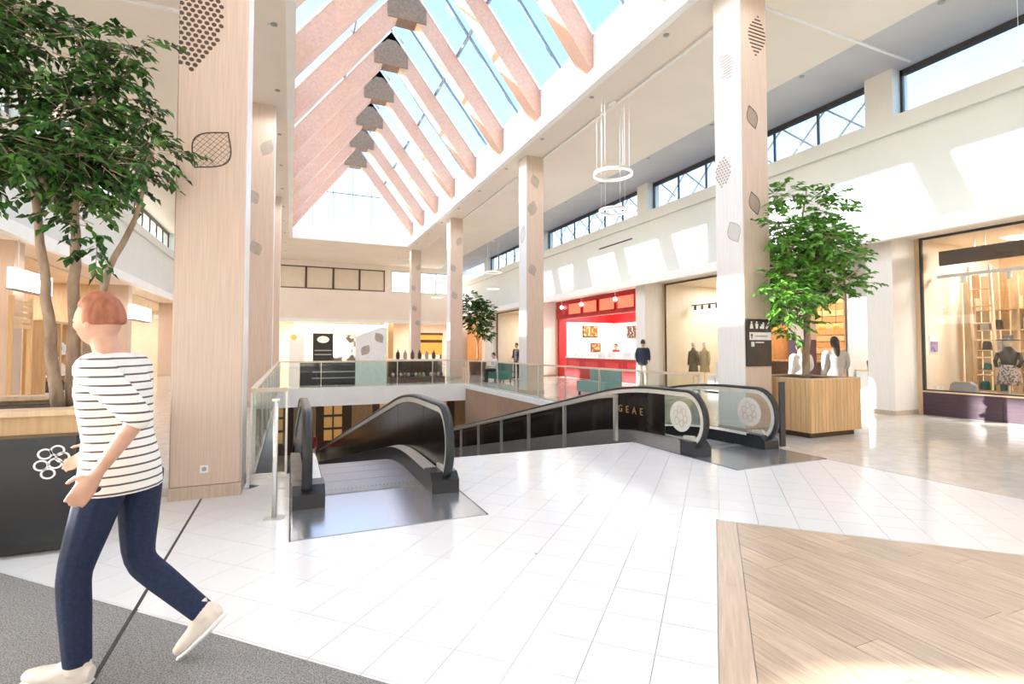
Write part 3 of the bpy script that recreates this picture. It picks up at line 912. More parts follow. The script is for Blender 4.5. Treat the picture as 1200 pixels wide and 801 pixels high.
# slatted oak planter beside the signed column
def planter_slats(t, x0, x1, y0, y1, z0, z1, m, sw=.07):
    G().box(x0+.012, x1-.012, y0+.012, y1-.012, z0, z1-.02).out('box', M['dkwood'], t)
    for ax in (0, 1):
        a0, a1 = (x0, x1) if ax == 0 else (y0, y1)
        n = round((a1-a0)/sw)
        for i in range(n):
            p, q = a0+(a1-a0)*i/n+.0035, a0+(a1-a0)*(i+1)/n-.0035
            if ax == 0:
                G().box(p, q, y0, y0+.016, z0, z1).out('slat', m, t); G().box(p, q, y1-.016, y1, z0, z1).out('slat', m, t)
            else:
                G().box(x0, x0+.016, p, q, z0, z1).out('slat', m, t); G().box(x1-.016, x1, p, q, z0, z1).out('slat', m, t)
px0, px1, py0, py1 = 7.70, 8.95, 5.66, 6.95
t = thing('planter', 'square oak planter of upright slats beside the signed column', 'planter', ((px0+px1)/2, (py0+py1)/2, 0))
planter_slats(t, px0, px1, py0, py1, .09, .95, M['slat'], .09)
G().box(px0+.08, px1-.08, py0+.08, py1-.08, 0, .09).out('plinth', M['dkwood'], t)
g = G(); rw = .06
for b in [(px0, px1, py0, py0+rw), (px0, px1, py1-rw, py1), (px0, px0+rw, py0+rw, py1-rw), (px1-rw, px1, py0+rw, py1-rw)]: g.box(*b, .95, .97)
g.out('rim', M['woodl'], t)
G().box(px0+.05, px1-.05, py0+.05, py1-.05, .90, .94).out('soil', M['soil'], t)
bx_, by_ = 8.40, 6.25
tree('leafy bright green fig tree growing from the slatted oak planter', (bx_, by_, .94),
     [([(bx_, by_, .92), (bx_+.01, by_, 1.4), (bx_+.06, by_+.02, 1.85), (bx_+.05, by_, 2.2)], .062, .05),
      ([(bx_+.05, by_, 1.9), (bx_+.35, by_+.1, 2.4), (bx_+.6, by_, 3.0), (bx_+.7, by_, 3.7)], .034, .012),
      ([(bx_+.05, by_, 2.1), (bx_-.2, by_-.1, 2.6), (bx_-.55, by_-.1, 3.1), (bx_-.8, by_-.2, 3.6)], .034, .012),
      ([(bx_+.05, by_, 2.15), (bx_+.1, by_+.2, 2.9), (bx_+.05, by_+.1, 3.6), (bx_+.1, by_, 4.3)], .034, .01),
      ([(bx_+.05, by_, 2.0), (bx_+.3, by_-.3, 2.5), (bx_+.9, by_-.4, 2.9)], .03, .01)],
     clumps((bx_+.0, by_-.05, 2.75), 1.15, .85, .85, 26, .26, .42, 21)+clumps((bx_+.1, by_, 3.6), .95, .75, .75, 16, .2, .36, 22)+
     [((bx_-1.05, by_-.3, 3.5), .36, .3, .2, 1.3), ((bx_-.95, by_-.35, 2.35), .4, .4, .35, 1.4), ((bx_-.7, by_, 4.05), .25, .25, .22, .9), ((bx_+1.25, by_, 3.3), .4, .35, .22, .8)],
     8200, .12, M['leafl'], 5)
# black planter with wooden rim and white rosette, big tree
qx0, qx1, qy0, qy1 = -3.6, -1.42, 4.70, 6.5
t = thing('planter', 'long black planter with wooden rim and white rosette emblem', 'planter', ((qx0+qx1)/2, (qy0+qy1)/2, 0))
G().box(qx0+.05, qx1-.05, qy0+.05, qy1-.05, 0, .08).out('plinth', M['rubber'], t)
for i in range(4):
    a, b = qx0+(qx1-qx0)*i/4, qx0+(qx1-qx0)*(i+1)/4
    G().box(a+.004, b-.004, qy0, qy0+.02, .08, .82).out('panel', M['black'], t)
G().box(qx0, qx1, qy0+.021, qy1, .08, .82).out('box', M['black'], t)
g = G()
for b in [(qx0-.03, qx1+.03, qy0+.18, qy0+.26), (qx0-.03, qx1+.03, qy1-.08, qy1), (qx0-.03, qx0+.05, qy0+.26, qy1-.08), (qx1-.05, qx1+.03, qy0+.26, qy1-.08)]: g.box(*b, .82, .96)
g.out('timber_band', M['slat'], t)
g = G()
for b in [(qx0-.04, qx1+.04, qy0+.10, qy0+.34), (qx0-.04, qx1+.04, qy1-.2, qy1+.02), (qx0-.04, qx0+.16, qy0+.34, qy1-.2), (qx1-.16, qx1+.04, qy0+.34, qy1-.2)]: g.box(*b, .96, 1.0)
g.out('seat_ledge', M['woodl'], t)
G().box(qx0+.1, qx1-.1, qy0+.3, qy1-.15, .82, .92).out('soil', M['soil'], t)
g = G()
for cx_, cz_ in ((-1.60, .70), (-1.53, .72), (-1.62, .62), (-1.54, .63), (-1.50, .67), (-1.58, .56)):
    for q in range(14):
        a0, a1 = 2*math.pi*q/14, 2*math.pi*(q+1)/14
        g.prism([(cx_+.045*math.cos(a0), cz_+.04*math.sin(a0)), (cx_+.045*math.cos(a1), cz_+.04*math.sin(a1)), (cx_+.032*math.cos(a1), cz_+.028*math.sin(a1)), (cx_+.032*math.cos(a0), cz_+.028*math.sin(a0))], qy0-.004, qy0, 'y')
g.out('rosette_emblem', M['white'], t)
bx_, by_ = -1.92, 6.0
tree('large dark green fig tree with three trunks in the black planter', (bx_, by_, .92),
     [([(bx_-.02, by_-.05, .9), (bx_-.08, by_-.1, 1.6), (bx_-.14, by_-.1, 2.2), (bx_-.24, by_-.1, 3.0), (bx_-.35, by_-.1, 3.8)], .055, .02),
      ([(bx_+.06, by_+.05, .9), (bx_+.06, by_, 1.7), (bx_+.05, by_, 2.4), (bx_+.05, by_, 2.9), (bx_+.2, by_-.1, 3.9)], .062, .02),
      ([(bx_+.14, by_, .9), (bx_+.20, by_-.05, 1.7), (bx_+.34, by_-.1, 2.2), (bx_+.55, by_-.15, 2.7), (bx_+.7, by_-.3, 3.3)], .045, .015),
      ([(bx_+.05, by_, 2.6), (bx_-.1, by_-.05, 2.85), (bx_-.24, by_-.1, 3.1)], .034, .02),
      ([(bx_+.05, by_, 2.2), (bx_-.02, by_+.2, 2.8), (bx_-.5, by_+.3, 3.4)], .03, .012)],
     clumps((bx_-.55, by_-.2, 3.65), 1.35, .9, .85, 40, .24, .40, 31, lambda p: p.x > bx_+.25)+clumps((bx_+.38, by_-.45, 3.25), .42, .45, .75, 16, .2, .32, 32)+clumps((bx_-.5, by_-.1, 4.45), .9, .6, .3, 10, .2, .3, 33)+
     [((bx_+.6, by_-.6, 4.05), .28, .25, .2, 1.2), ((bx_+.3, by_-.3, 2.45), .25, .25, .22, .7)],
     13000, .095, M['leafd'], 9, drop=.8)
# tree far down the hall
t = thing('planter', 'round dark tub under the far hall tree', 'planter', (9.6, 27, 0))
G().lathe([(.42, 0), (.5, .7), (.52, .72), (.46, .72), (.44, .66)], (9.6, 27, 0), 20).out('tub', M['dkwood'], t, False)
G().lathe([(.43, .6), (.43, .67)], (9.6, 27, 0), 20).out('soil', M['soil'], t)
tree('dark green tree in a round tub standing far down the hall', (9.6, 27, .67),
     [([(9.6, 27, .65), (9.62, 27, 1.6), (9.6, 27, 2.6), (9.6, 27, 3.6)], .06, .02), ([(9.6, 27, 1.8), (9.9, 27, 2.4), (10.1, 27, 3.1)], .03, .012), ([(9.6, 27, 1.9), (9.3, 27, 2.5), (9.1, 27, 3.2)], .03, .012)],
     [((9.6, 27, 3.2), .9, .8, .9), ((9.3, 26.8, 4.1), .6, .6, .5), ((9.95, 26.8, 2.4), .55, .5, .5), ((10.1, 27, 3.8), .5, .5, .5)], 3600, .17, M['leafd'], 11)

# ------------------------------------------------------------------ shops
def room(y0, y1, side=1, back=None, depth=4.6, wm='cream', fm='woodl', cm='cream', light=120, nl=2, col=(1, .945, .87), partition=True, lab='of a side shop'):
    """walls, floor covering and ceiling of one shop; side +1 right of the hall, -1 left"""
    x0 = GR+.02 if side > 0 else GL-.02
    x1 = x0+depth*side
    a, b = sorted((x0, x1))
    def piece(nm, g, m): tag(g.out(nm, M[m]), kind='structure')
    piece('wall_shop_back', G().box(min(x1, x1+.1*side), max(x1, x1+.1*side), y0, y1, 0, 3.93), back or wm)
    if partition:
        piece('wall_shop_side', G().box(a, b, y0-.04, y0+.04, 0, 3.93), wm)
        piece('wall_shop_side', G().box(a, b, y1-.04, y1+.04, 0, 3.93), wm)
    piece('ceiling_shop', G().box(a, b, y0, y1, 3.88, 3.93), cm)
    piece('floor_shop', G().box(a+.02, b, y0+.05, y1-.05, .0, .006), fm)
    for i in range(nl):
        y = y0+(y1-y0)*(i+.5)/nl; x = (x0+x1)/2
        l = thing('added_ceiling_lamp', 'flat square lamp added on the ceiling '+lab, 'lamp', (x, y, 3.88), 'added shop ceiling lamps')  # panel lamp added to light the shop interior
        G().box(x-.45, x+.45, y-.45, y+.45, 3.85, 3.88).out('diffuser', M['lampc'], l)
        G().box(x-.48, x+.48, y-.48, y+.48, 3.865, 3.88).out('housing', M['white'], l)
        lamp('lamp_light', (x, y, 3.83), light, 'AREA', .9, col, l)
def glass_front(y0, y1, z0, z1, X, label, n, frame='frame', side=1):
    t = thing('shop_window', label, 'shop window', (X, y0, z0))
    fw = .05
    g = G(); g.box(X-.03, X+.03, y0, y1, z0, z0+.03); g.out('bottom_frame', M[frame], t)
    G().box(X-.03, X+.03, y0, y1, z1-.05, z1).out('top_frame', M[frame], t)
    for i in range(n+1):
        y = y0+(y1-y0-fw)*i/n
        if i in (0, n): G().box(X-.03, X+.03, y, y+fw, z0+.03, z1-.05).out('mullion', M[frame], t)
    for i in range(n):
        a, b = y0+fw+(y1-y0-2*fw)*i/n, y0+fw+(y1-y0-2*fw)*(i+1)/n
        G().box(X-.006, X+.006, a+.003, b-.003, z0+.03, z1-.05).out('pane', M['sglass'], t)
    return t
# piers between the shop fronts
for k, yy in enumerate((-1.6, 6.93, 15.48, 24.05, 32.6)):
    w = struct('wall_pier')
    G().box(12.12, 12.97, yy, yy+.56, 0, 3.93).out('pier', M['colp'], w)
    G().box(12.10, 12.99, yy-.015, yy+.575, 0, .1).out('skirting', M['plinth'], w)
    G().box(12.94, 13.02, yy-.1, yy, 0, 3.93).out('edge_strip', M['woodl'], w)

# -- shop with the big window and ladders
room(-1.55, 6.83, back='woodl', depth=3.2, wm='cream', fm='woodl', light=170, nl=3, lab='of the shop with the ladders')
t = thing('window_plinth', 'dark purple plinth under the big shop window', 'plinth', (13.05, 2.6, 0))
for i in range(6): G().box(12.92, 13.2, -1.5+i*1.388+.003, -1.5+(i+1)*1.388-.003, 0, .5).out('panel', M['purple'], t)
G().box(12.90, 13.7, -1.5, 6.82, .5, .53).out('sill_board', M['woodl'], t)
glass_front(-1.5, 6.83, .53, 3.93, 12.96, 'tall clear shop window over the dark purple plinth', 4)
t = thing('shop_sign', 'long dark brown sign board hung high inside the big window', 'sign', (13.3, 2.9, 3.28))
G().box(13.27, 13.33, -.8, 6.62, 3.30, 3.62).out('board', M['dkwood'], t)
G().bar((13.3, 0, 3.62), (13.3, 0, 3.88), .01, 6).out('hanger', M['steel'], t); G().bar((13.3, 5.8, 3.62), (13.3, 5.8, 3.88), .01, 6).out('hanger', M['steel'], t)
t = thing('spot_track', 'white lighting track with spot heads inside the big window', 'lamp', (13.35, 3, 3.02))
G().box(13.33, 13.38, -.5, 6.7, 3.03, 3.10).out('track', M['white'], t)
for y in (1.2, 3.2, 4.6, 5.45, 6.2):
    h = G().lathe([(.05, -.14), (.055, -.12), (.045, 0), (.02, .02)], (13.355, y, 3.02), 12).out('spot_head', M['white'], t)
    lamp('spot_light', (13.355, y, 2.84), 40, 'SPOT', .05, parent=t, spot=110)
for y in (0, 6.0): G().bar((13.355, y, 3.1), (13.355, y, 3.88), .008, 6).out('hanger', M['steel'], t)
t = thing('wall_poster', 'small blue and purple poster on the cream wall inside window', 'poster', (13.3, 6.78, 1.4))
G().box(13.14, 13.46, 6.775, 6.79, 1.36, 1.74).out('sheet', M['white'], t)
G().box(13.16, 13.44, 6.77, 6.775, 1.38, 1.62).out('print', mat('poster_print', (.10, .14, .42), (.45, .25, .30), 9, .5, ramp=(.45, .55)), t)
for (ya, yb, lab) in ((6.45, 6.30, 'plain'), (6.02, 5.86, 'second')):
    pass
def ladder(label, x, y, lean, w, h, group):
    t = thing('display_ladder', label, 'ladder', (x, y, .006), group)
    for s in (0, 1):
        G().loft([((x, y-s*w, .01), .035), ((x+lean*.4, y-s*w+lean, h), .03)], 8).out('rail', M['woodl'], t, True)
    k = .5
    while k < h-.2:
        f = k/h; G().bar((x+lean*.4*f, y+lean*f, k), (x+lean*.4*f, y-w+lean*f, k), .02, 6).out('rung', M['woodl'], t); k += .38
    return t
ladder('leaning wooden display ladder beside the cream inner wall', 14.0, 6.32, .12, .38, 3.3, 'display ladders')
ladder('wooden display ladder behind the mannequin with the black hat', 14.1, 5.35, .06, .42, 3.3, 'display ladders')
t = thing('slat_screen', 'tall screen of upright light wood boards inside big window', 'screen', (14.6, 6.2, 0))
for i in range(9): G().box(14.45, 14.5, 6.74-i*.17-.13, 6.74-i*.17, .006, 3.2-(i % 3)*.05).out('board', M['wood' if i % 3 == 1 else 'woodl'], t)
t = thing('wall_shelf', 'tall shelf unit of dark goods behind the ladders', 'shelf', (14.4, 5.7, 0))
for z in (.5, .95, 1.4, 1.85, 2.3): G().box(14.30, 14.44, 4.95, 6.45, z, z+.03).out('shelf_board', M['woodl'], t)
for y in (4.93, 5.7, 6.45): G().box(14.28, 14.44, y-.02, y+.02, .006, 2.6).out('upright', M['woodl'], t)
rg = random.Random(4)
n_ = 0
for z in (.53, .98, 1.43, 1.88):
    y = 5.02
    while y < 6.35:
        w_ = rg.uniform(.12, .2); h_ = rg.uniform(.15, .3)
        c_ = rg.choice(['dkwood', 'black', 'teal', 'cream', 'grey'])
        if abs(y-5.7) > .17:
            nm = {'dkwood': 'dark brown', 'black': 'black', 'teal': 'teal', 'cream': 'cream', 'grey': 'grey'}[c_]
            b = G().prism([(y, z), (y+w_, z), (y+w_*.92, z+h_*.8), (y+w_*.7, z+h_), (y+w_*.3, z+h_), (y+w_*.08, z+h_*.8)], 14.32, 14.43, 'x')
            b.solo('handbag', M[c_], '%s bag on the shelf unit inside big window' % nm, 'bag', 'bags on the window shelf')
        y += w_+rg.uniform(.05, .12)
t = thing('picture_panel', 'large white picture panel with faint red scene inside window', 'panel', (13.9, 4.4, .8))
G().box(13.88, 13.92, 3.6, 5.05, .9, 2.4).out('board', M['white'], t)
G().box(13.87, 13.88, 3.8, 4.6, 1.1, 1.6).out('print', M['red'], t)
for yy in (3.7, 4.95): G().box(13.88, 13.92, yy-.02, yy+.02, .53, .9).out('leg', M['woodl'], t)
# shop window mannequin
t = thing('mannequin', 'headless mannequin with black hat dark top and patterned skirt', 'mannequin', (13.35, 5.5, .53))
mx, my = 13.35, 5.5
G().lathe([(.15, .53), (.15, .55), (.02, .56), (.015, .8)], (mx, my, 0), 14).out('stand', M['steel'], t)
G().lathe([(.20, .72), (.19, .85), (.15, 1.05), (.11, 1.13)], (mx, my, 0), 18).out('skirt', mat('skirt_pattern', (.50, .40, .36), (.12, .10, .10), 30, .8, ramp=(.45, .55)), t, True)
g = G(); g.loft([((mx, my, 1.10), .12, .09), ((mx, my, 1.22), .13, .10), ((mx, my, 1.36), .17, .10), ((mx, my, 1.42), .10, .07), ((mx, my, 1.5), .045, .045)], 14, lat=(0, 1, 0))
for s in (-1, 1): g.loft([((mx, my+s*.16, 1.37), .045), ((mx-.02, my+s*.21, 1.2), .04), ((mx-.06, my+s*.17, 1.08), .03)], 8)
g.out('top', M['black'], t, True)
G().lathe([(.04, 1.5), (.07, 1.56), (.075, 1.6), (.05, 1.64)], (mx, my, 0), 12).out('neck_block', M['cream'], t, True)
G().lathe([(.19, 1.62), (.19, 1.635), (.09, 1.65), (.085, 1.72), (.05, 1.74)], (mx, my, 0), 18).out('hat', M['black'], t, True)
g = G().prism([(6.02, .53), (6.5, .53), (6.46, .68), (6.40, .74), (6.12, .74), (6.06, .68)], 13.25, 13.42, 'x')
g.solo('travel_bag', M['grey'], 'grey striped travel bag lying on the window sill board', 'bag')
for i, yy in enumerate((6.62, 6.72)):
    G().box(13.2, 13.26, yy-.03, yy+.03, .53, .62).solo('price_card', M['white'], 'small white price card standing on the window sill board', 'card', 'price cards in the window')

# -- white fashion shop behind the person in the pale sweater
room(7.5, 8.5, back='white', depth=4.4, wm='white', fm='cream', cm='white', light=200, nl=1, lab='of the white fashion shop')
t = thing('clothes_rack', 'steel clothes rack with pale garments in the white shop', 'rack', (14.2, 7.98, 0))
for y in (7.62, 8.36): G().bar((14.2, y, .01), (14.2, y, 1.6), .018, 8).out('upright', M['steel'], t)
G().bar((14.2, 7.62, 1.6), (14.2, 8.36, 1.6), .018, 8).out('hanging_bar', M['steel'], t)
for y in (7.62, 8.36): G().box(13.95, 14.45, y-.03, y+.03, .0, .03).out('foot', M['steel'], t)
for i in range(7):
    y = 7.68+i*.1; m_ = ['cream', 'woodl', 'white', 'cream', 'grey', 'woodl', 'white'][i]
    nm = {'cream': 'cream', 'woodl': 'tan', 'white': 'white', 'grey': 'grey'}[m_]
    g = G().prism([(13.96, .65), (14.44, .65), (14.40, 1.35), (14.44, 1.42), (14.24, 1.55), (14.16, 1.55), (13.96, 1.42), (14.0, 1.35)], y-.025, y+.025, 'y')
    g.solo('garment', M[m_], '%s garment hanging on the steel rack in white shop' % nm, 'garment', 'garments in the white shop')
t = thing('counter', 'low white shop counter behind the pale sweater shopper', 'counter', (13.35, 8.1, 0))
G().box(13.15, 13.55, 7.98, 8.42, .006, .9).out('body', M['white'], t); G().box(13.12, 13.58, 7.95, 8.44, .9, .93).out('top', M['woodl'], t)
g = G().lathe([(.12, 0), (.15, .3), (.14, .9), (.17, 1.15), (.06, 1.25), (.05, 1.35)], (12.75, 7.72, .006), 14)
g.solo('black_torso', M['black'], 'black draped display torso beside the white pier', 'mannequin', smooth=True)
# -- brown cafe-like shop behind the planter tree
room(8.55, 12.55, back='wood', depth=3.0, wm='wood', fm='dkwood', cm='dkwood', light=110, nl=2, col=(1, .72, .45), lab='of the brown timber shop')
tag(G().box(12.985, 13.05, 7.55, 12.5, 2.75, 3.87).out('wall_bulkhead', mat('bulkhead_grey', (.66, .66, .62), rough=.6)), kind='structure')
w = struct('wall_purple_pier')
G().box(12.55, 12.98, 9.35, 9.85, 0, 1.7).out('pier_base', mat('pier_purple', (.16, .11, .14), rough=.5), w)
G().box(12.55, 12.98, 9.35, 9.85, 1.7, 3.93).out('pier_shaft', M['cream'], w)
t = thing('wall_cladding', 'rough timber board cladding on back wall of brown shop', 'cladding', (15.8, 10.8, .8))
for i in range(12): G().box(15.84-(i % 3)*.02, 15.95, 8.65, 12.4, .9+i*.2, .9+i*.2+.185).out('board', M['wood' if i % 2 else 'woodl'], t)
t = thing('bar_counter', 'dark wooden bar counter in the brown shop', 'counter', (14.6, 10.8, 0))
G().box(14.4, 14.9, 9.6, 12.2, .006, 1.05).out('body', M['dkwood'], t); G().box(14.33, 14.97, 9.55, 12.25, 1.05, 1.1).out('top', M['wood'], t)
for i in range(6):
    y = 9.9+i*.42
    l = thing('pendant_lamp', 'small glowing globe lamp hanging over the dark bar counter', 'lamp', (14.6, y, 2.0), 'globe lamps over the bar')
    G().ell((14.6, y, 2.1), .09, .09, .09, 12, 8).out('globe', M['orange'], l, True); G().bar((14.6, y, 2.19), (14.6, y, 3.88), .006, 5).out('cord', M['black'], l)
# -- beige fashion shop
room(12.6, 15.42, back='cream', depth=4.4, wm='cream', fm='woodl', light=150, nl=1, lab='of the beige fashion shop')
glass_front(12.62, 15.40, .006, 3.9, 12.98, 'clear shop window of the beige fashion shop', 3)
t = thing('spot_track', 'dark spot track on ceiling line of the beige fashion shop', 'lamp', (14.2, 14, 3.1))
G().box(14.18, 14.22, 12.8, 15.3, 3.1, 3.14).out('track', M['frame'], t)
for i in range(7): G().lathe([(.05, -.16), (.05, -.02), (.02, 0)], (14.2, 12.95+i*.36, 3.1), 10).out('spot_head', M['black'], t)
for yy in (12.9, 15.2): G().bar((14.2, yy, 3.14), (14.2, yy, 3.88), .008, 5).out('hanger', M['steel'], t)
def coat_stand(x, y, m, lab, h=1.5):
    t = thing('dress_form', lab, 'mannequin', (x, y, .006), 'dress forms in the beige shop')
    G().lathe([(.16, .006), (.16, .03), (.015, .04), (.015, .7)], (x, y, 0), 12).out('stand', M['steel'], t)
    g = G(); g.loft([((x, y, .62), .20, .17), ((x, y, .95), .15, .12), ((x, y, 1.1), .13, .10), ((x, y, 1.32), .19, .11), ((x, y, 1.42), .10, .07), ((x, y, h), .045)], 14, lat=(0, 1, 0))
    for s in (-1, 1): g.loft([((x, y+s*.18, 1.36), .05), ((x, y+s*.23, 1.1), .045), ((x-.03, y+s*.22, .85), .04)], 8)
    g.out('coat', m, t, True)
    G().ell((x, y, h+.1), .07, .075, .1, 12, 8).out('head', M['cream'], t, True)
coat_stand(13.6, 14.6, mat('coat_olive', (.20, .16, .09), rough=.8), 'dress form in an olive coat behind the beige shop window')
coat_stand(13.7, 14.15, mat('coat_mustard', (.50, .38, .20), rough=.8), 'dress form in a mustard coat behind the beige shop window')
for i, (y, hh) in enumerate(((13.55, .55), (13.18, 1.0), (12.83, .8))):
    G().box(13.4, 13.75, y-.16, y+.16, .006, hh).solo('display_cube', M['white'], ['low', 'tall', 'middle height'][i]+' white display block in the beige fashion shop', 'display block')
t = thing('display_board', 'white notice board with two grey lines in beige shop', 'sign', (15.6, 13.4, 1.6))
G().box(15.55, 15.6, 12.8, 14.0, 1.0, 3.0).out('board', M['white'], t)
for z in (2.5, 2.2): G().box(15.54, 15.55, 13.2, 13.65, z, z+.08).out('line', M['grey'], t)
G().box(15.55, 15.6, 13.3, 13.5, .006, 1.0).out('stand', M['white'], t)
# -- red food shop
room(16.1, 24.0, back='white', depth=3.6, wm='white', fm='cream', cm='red', light=190, nl=3, col=(1, .88, .78), lab='of the red food shop')
w = struct('wall_red_fascia')
G().box(12.95, 13.25, 16.15, 23.95, 3.0, 3.87).out('fascia', M['red'], w)
w = struct('wall_red_end')
G().box(13.02, 13.45, 23.75, 23.95, .006, 3.0).out('end_panel', M['red'], w)
w = struct('wall_tiled')
for i in range(9):
    z0, z1 = 1.0+i*.21+.003, 1.0+(i+1)*.21-.003
    for j in range(9): G().box(16.53, 16.57, 16.4+j*.82+.003, 16.4+(j+1)*.82-.003, z0, z1).out('wall_tile', M['white'], w)
    for j in range(4): G().box(13.48+j*.76+.003, 13.48+(j+1)*.76-.003, 23.92, 23.96, z0, z1).out('wall_tile', M['white'], w)
w = struct('wall_red_band')
G().box(13.47, 16.5, 23.90, 23.96, 2.9, 3.87).out('red_band', M['red'], w)
w = struct('wall_red_back')
G().box(16.45, 16.57, 16.2, 23.9, 2.9, 3.87).out('red_band', M['red'], w)
for i, y in enumerate((17.2, 18.6, 20.0, 21.4)):
    t = thing('fascia_panel', 'glowing orange red light panel on the red shop fascia', 'sign', (12.93, y, 3.2), 'lit panels on the red fascia')
    G().box(12.89, 12.94, y, y+1.1, 3.2, 3.7).out('panel', emitter('red_glow', (1, .13, .07), 1.3), t); G().box(12.895, 12.942, y-.03, y+1.13, 3.17, 3.73).out('rim', M['red'], t)
for i, y in enumerate((16.7, 18.45, 21.25, 23.2)):
    l = thing('spot_lamp', 'round white spot lamp on the red shop fascia', 'lamp', (12.85, y, 3.6), 'spot lamps on the red fascia')
    G().ell((12.86, y, 3.6), .09, .09, .09, 12, 8).out('bulb', M['lampc'], l, True); G().bar((12.86, y, 3.69), (12.86, y, 3.92), .015, 6).out('stem', M['steel'], l)
pic = mat('menu_picture', (.9, .42, .12), (.05, .03, .02), 7, .4, emit=.4, emcol=(.5, .2, .06), ramp=(.5, .62))
for (x, z, w_, h_, lab) in ((15.0, 2.1, .95, .62, 'menu screen with orange dishes on the tiled end wall'), (15.35, 1.28, .6, .5, 'small dark menu screen just above the red counter')):
    t = thing('menu_screen', lab, 'screen', (x, 23.88, z))
    G().box(x-w_/2, x+w_/2, 23.85, 23.9, z, z+h_).out('case', M['black'], t); G().box(x-w_/2+.04, x+w_/2-.04, 23.845, 23.85, z+.04, z+h_-.04).out('picture', pic, t)
    G().box(x-.1, x+.1, 23.9, 23.92, z+.1, z+h_-.1).out('bracket', M['black'], t)
y, z, w_, h_ = 21.9, 2.05, 1.3, .62
t = thing('menu_screen', 'menu screen with grey dish picture on the tiled back wall', 'screen', (16.47, y, z))
G().box(16.44, 16.50, y-w_/2, y+w_/2, z, z+h_).out('case', M['black'], t); G().box(16.435, 16.44, y-w_/2+.04, y+w_/2-.04, z+.04, z+h_-.04).out('picture', mat('menu_picture_grey', (.5, .42, .38), (.05, .03, .02), 7, .4, ramp=(.5, .62)), t)
G().box(16.50, 16.53, y-.1, y+.1, z+.1, z+h_-.1).out('bracket', M['black'], t)
for i in range(4):
    y0 = 16.5+i*1.65
    t = thing('serving_counter', ['red serving counter unit under the first two white cases', 'red serving counter unit under the further white cases', 'red serving counter unit under the paper cups', 'red serving counter unit with bare top beside red end panel'][i], 'counter', (13.3, y0+.8, 0), 'red counter units')
    G().box(13.05, 13.6, y0+.004, y0+1.645, .006, 1.0).out('body', M['red'], t); G().box(13.0, 13.65, y0+.002, y0+1.648, 1.0, 1.04).out('top', M['white'], t)
    G().box(13.03, 13.05, y0+.3, y0+1.35, .5, .85).out('panel', mat('red_panel', (.62, .05, .05), rough=.4), t)
for i, y in enumerate((17.2, 18.0, 19.1, 19.9)):
    G().box(13.1, 13.4, y-.3, y+.3, 1.04, 1.32).solo('food_case', M['white'], 'white food display case on the red counter', 'display case', 'white cases on the red counter')
for i in range(7):
    y = 20.6+i*.3
    G().lathe([(.05, 0), (.075, .14), (.08, .16), (.06, .17)], (13.25, y, 1.04), 10).solo('paper_cup', M['white' if i % 2 else 'cream'], ('white' if i % 2 else 'cream')+' paper cup on the red counter', 'cup', 'paper cups on the red counter')
# -- further shops down the right side
room(24.65, 32.5, back='cream', depth=4.4, wm='cream', light=150, nl=2, lab='of the shop beyond the red one')
glass_front(26.2, 32.5, .006, 3.9, 12.98, 'wide clear shop window beyond the red food shop', 5)
w = struct('wall_timber')
G().box(12.93, 13.03, 24.65, 26.1, .0, 3.9).out('timber_board', M['wood'], w)
for i in range(8):
    y = 26.6+i*.7; m_ = ['white', 'red', 'cream', 'white', 'grey', 'red', 'white', 'cream'][i]
    t = thing('goods_stand', '%s topped goods stand behind the window beyond red shop' % {'white': 'white', 'red': 'red', 'cream': 'cream', 'grey': 'grey'}[m_], 'stand', (13.9, y, .006), 'goods stands')
    G().box(13.7, 14.1, y-.25, y+.25, .006, .8+.2*(i % 3)).out('body', M['white'], t); G().ell((13.9, y, 1.0+.2*(i % 3)), .2, .22, .22, 10, 6).out('goods', M[m_], t, True)
room(33.2, 39, back='wood', depth=4.4, wm='wood', light=150, nl=2, col=(1, .75, .5), lab='of the last wood walled shop')

# -- left side shops, seen past the big tree
room(8, 15.1, -1, back='cream', depth=4.2, wm='cream', light=110, nl=2, lab='of the cream shop behind the black planter')
room(15.2, 23.9, -1, back='wood', depth=4.2, wm='woodl', light=150, nl=2, lab='of the wood walled shop behind the goods shelves')
room(24, 38.9, -1, back='cream', depth=4.2, wm='cream', light=150, nl=3, lab='of the long cream shop past the smaller box sign')
for yy in (-1.6, 6.93, 15.1, 24.05, 32.6):
    w = struct('wall_pier'); G().box(GL-.02, WL+.1, yy, yy+.5, 0, 3.93).out('pier', M['colw'], w)
    G().box(GL-.03, WL+.12, yy-.015, yy+.515, 0, .1).out('skirting', M['plinth'], w)
t = thing('light_box_sign', 'white lit box sign under the canopy behind the trunks', 'sign', (-5.5, 15.2, 2.75))
G().box(-5.56, -5.44, 14.2, 16.1, 2.75, 3.2).out('box', M['lbox'], t); G().box(-5.565, -5.435, 14.17, 16.13, 2.72, 2.75).out('rim', M['grey'], t)
for y in (14.5, 15.8): G().bar((-5.5, y, 3.2), (-5.5, y, 3.94), .012, 6).out('hanger', M['steel'], t)
t = thing('light_box_sign', 'smaller white lit box sign further along the left shops', 'sign', (-5.6, 25, 2.6))
G().box(-5.7, -5.5, 23.6, 26.2, 2.6, 3.15).out('box', M['lbox'], t); G().box(-5.71, -5.49, 23.57, 26.23, 2.56, 2.6).out('rim', M['grey'], t)
for y in (24, 25.8): G().bar((-5.6, y, 3.15), (-5.6, y, 3.94), .012, 6).out('hanger', M['steel'], t)
t = thing('slat_panel_stand', 'wooden slatted display panel on posts before the left shop', 'display', (-5.5, 14.8, 0))
for z in (1.9, 2.03, 2.16, 2.29, 2.42): G().box(-5.5, -5.46, 14.3, 15.1, z, z+.09).out('slat', M['slat'], t)
for y in (14.25, 15.12): G().box(-5.53, -5.45, y-.03, y+.03, 0, 2.6).out('post', M['slat'], t)
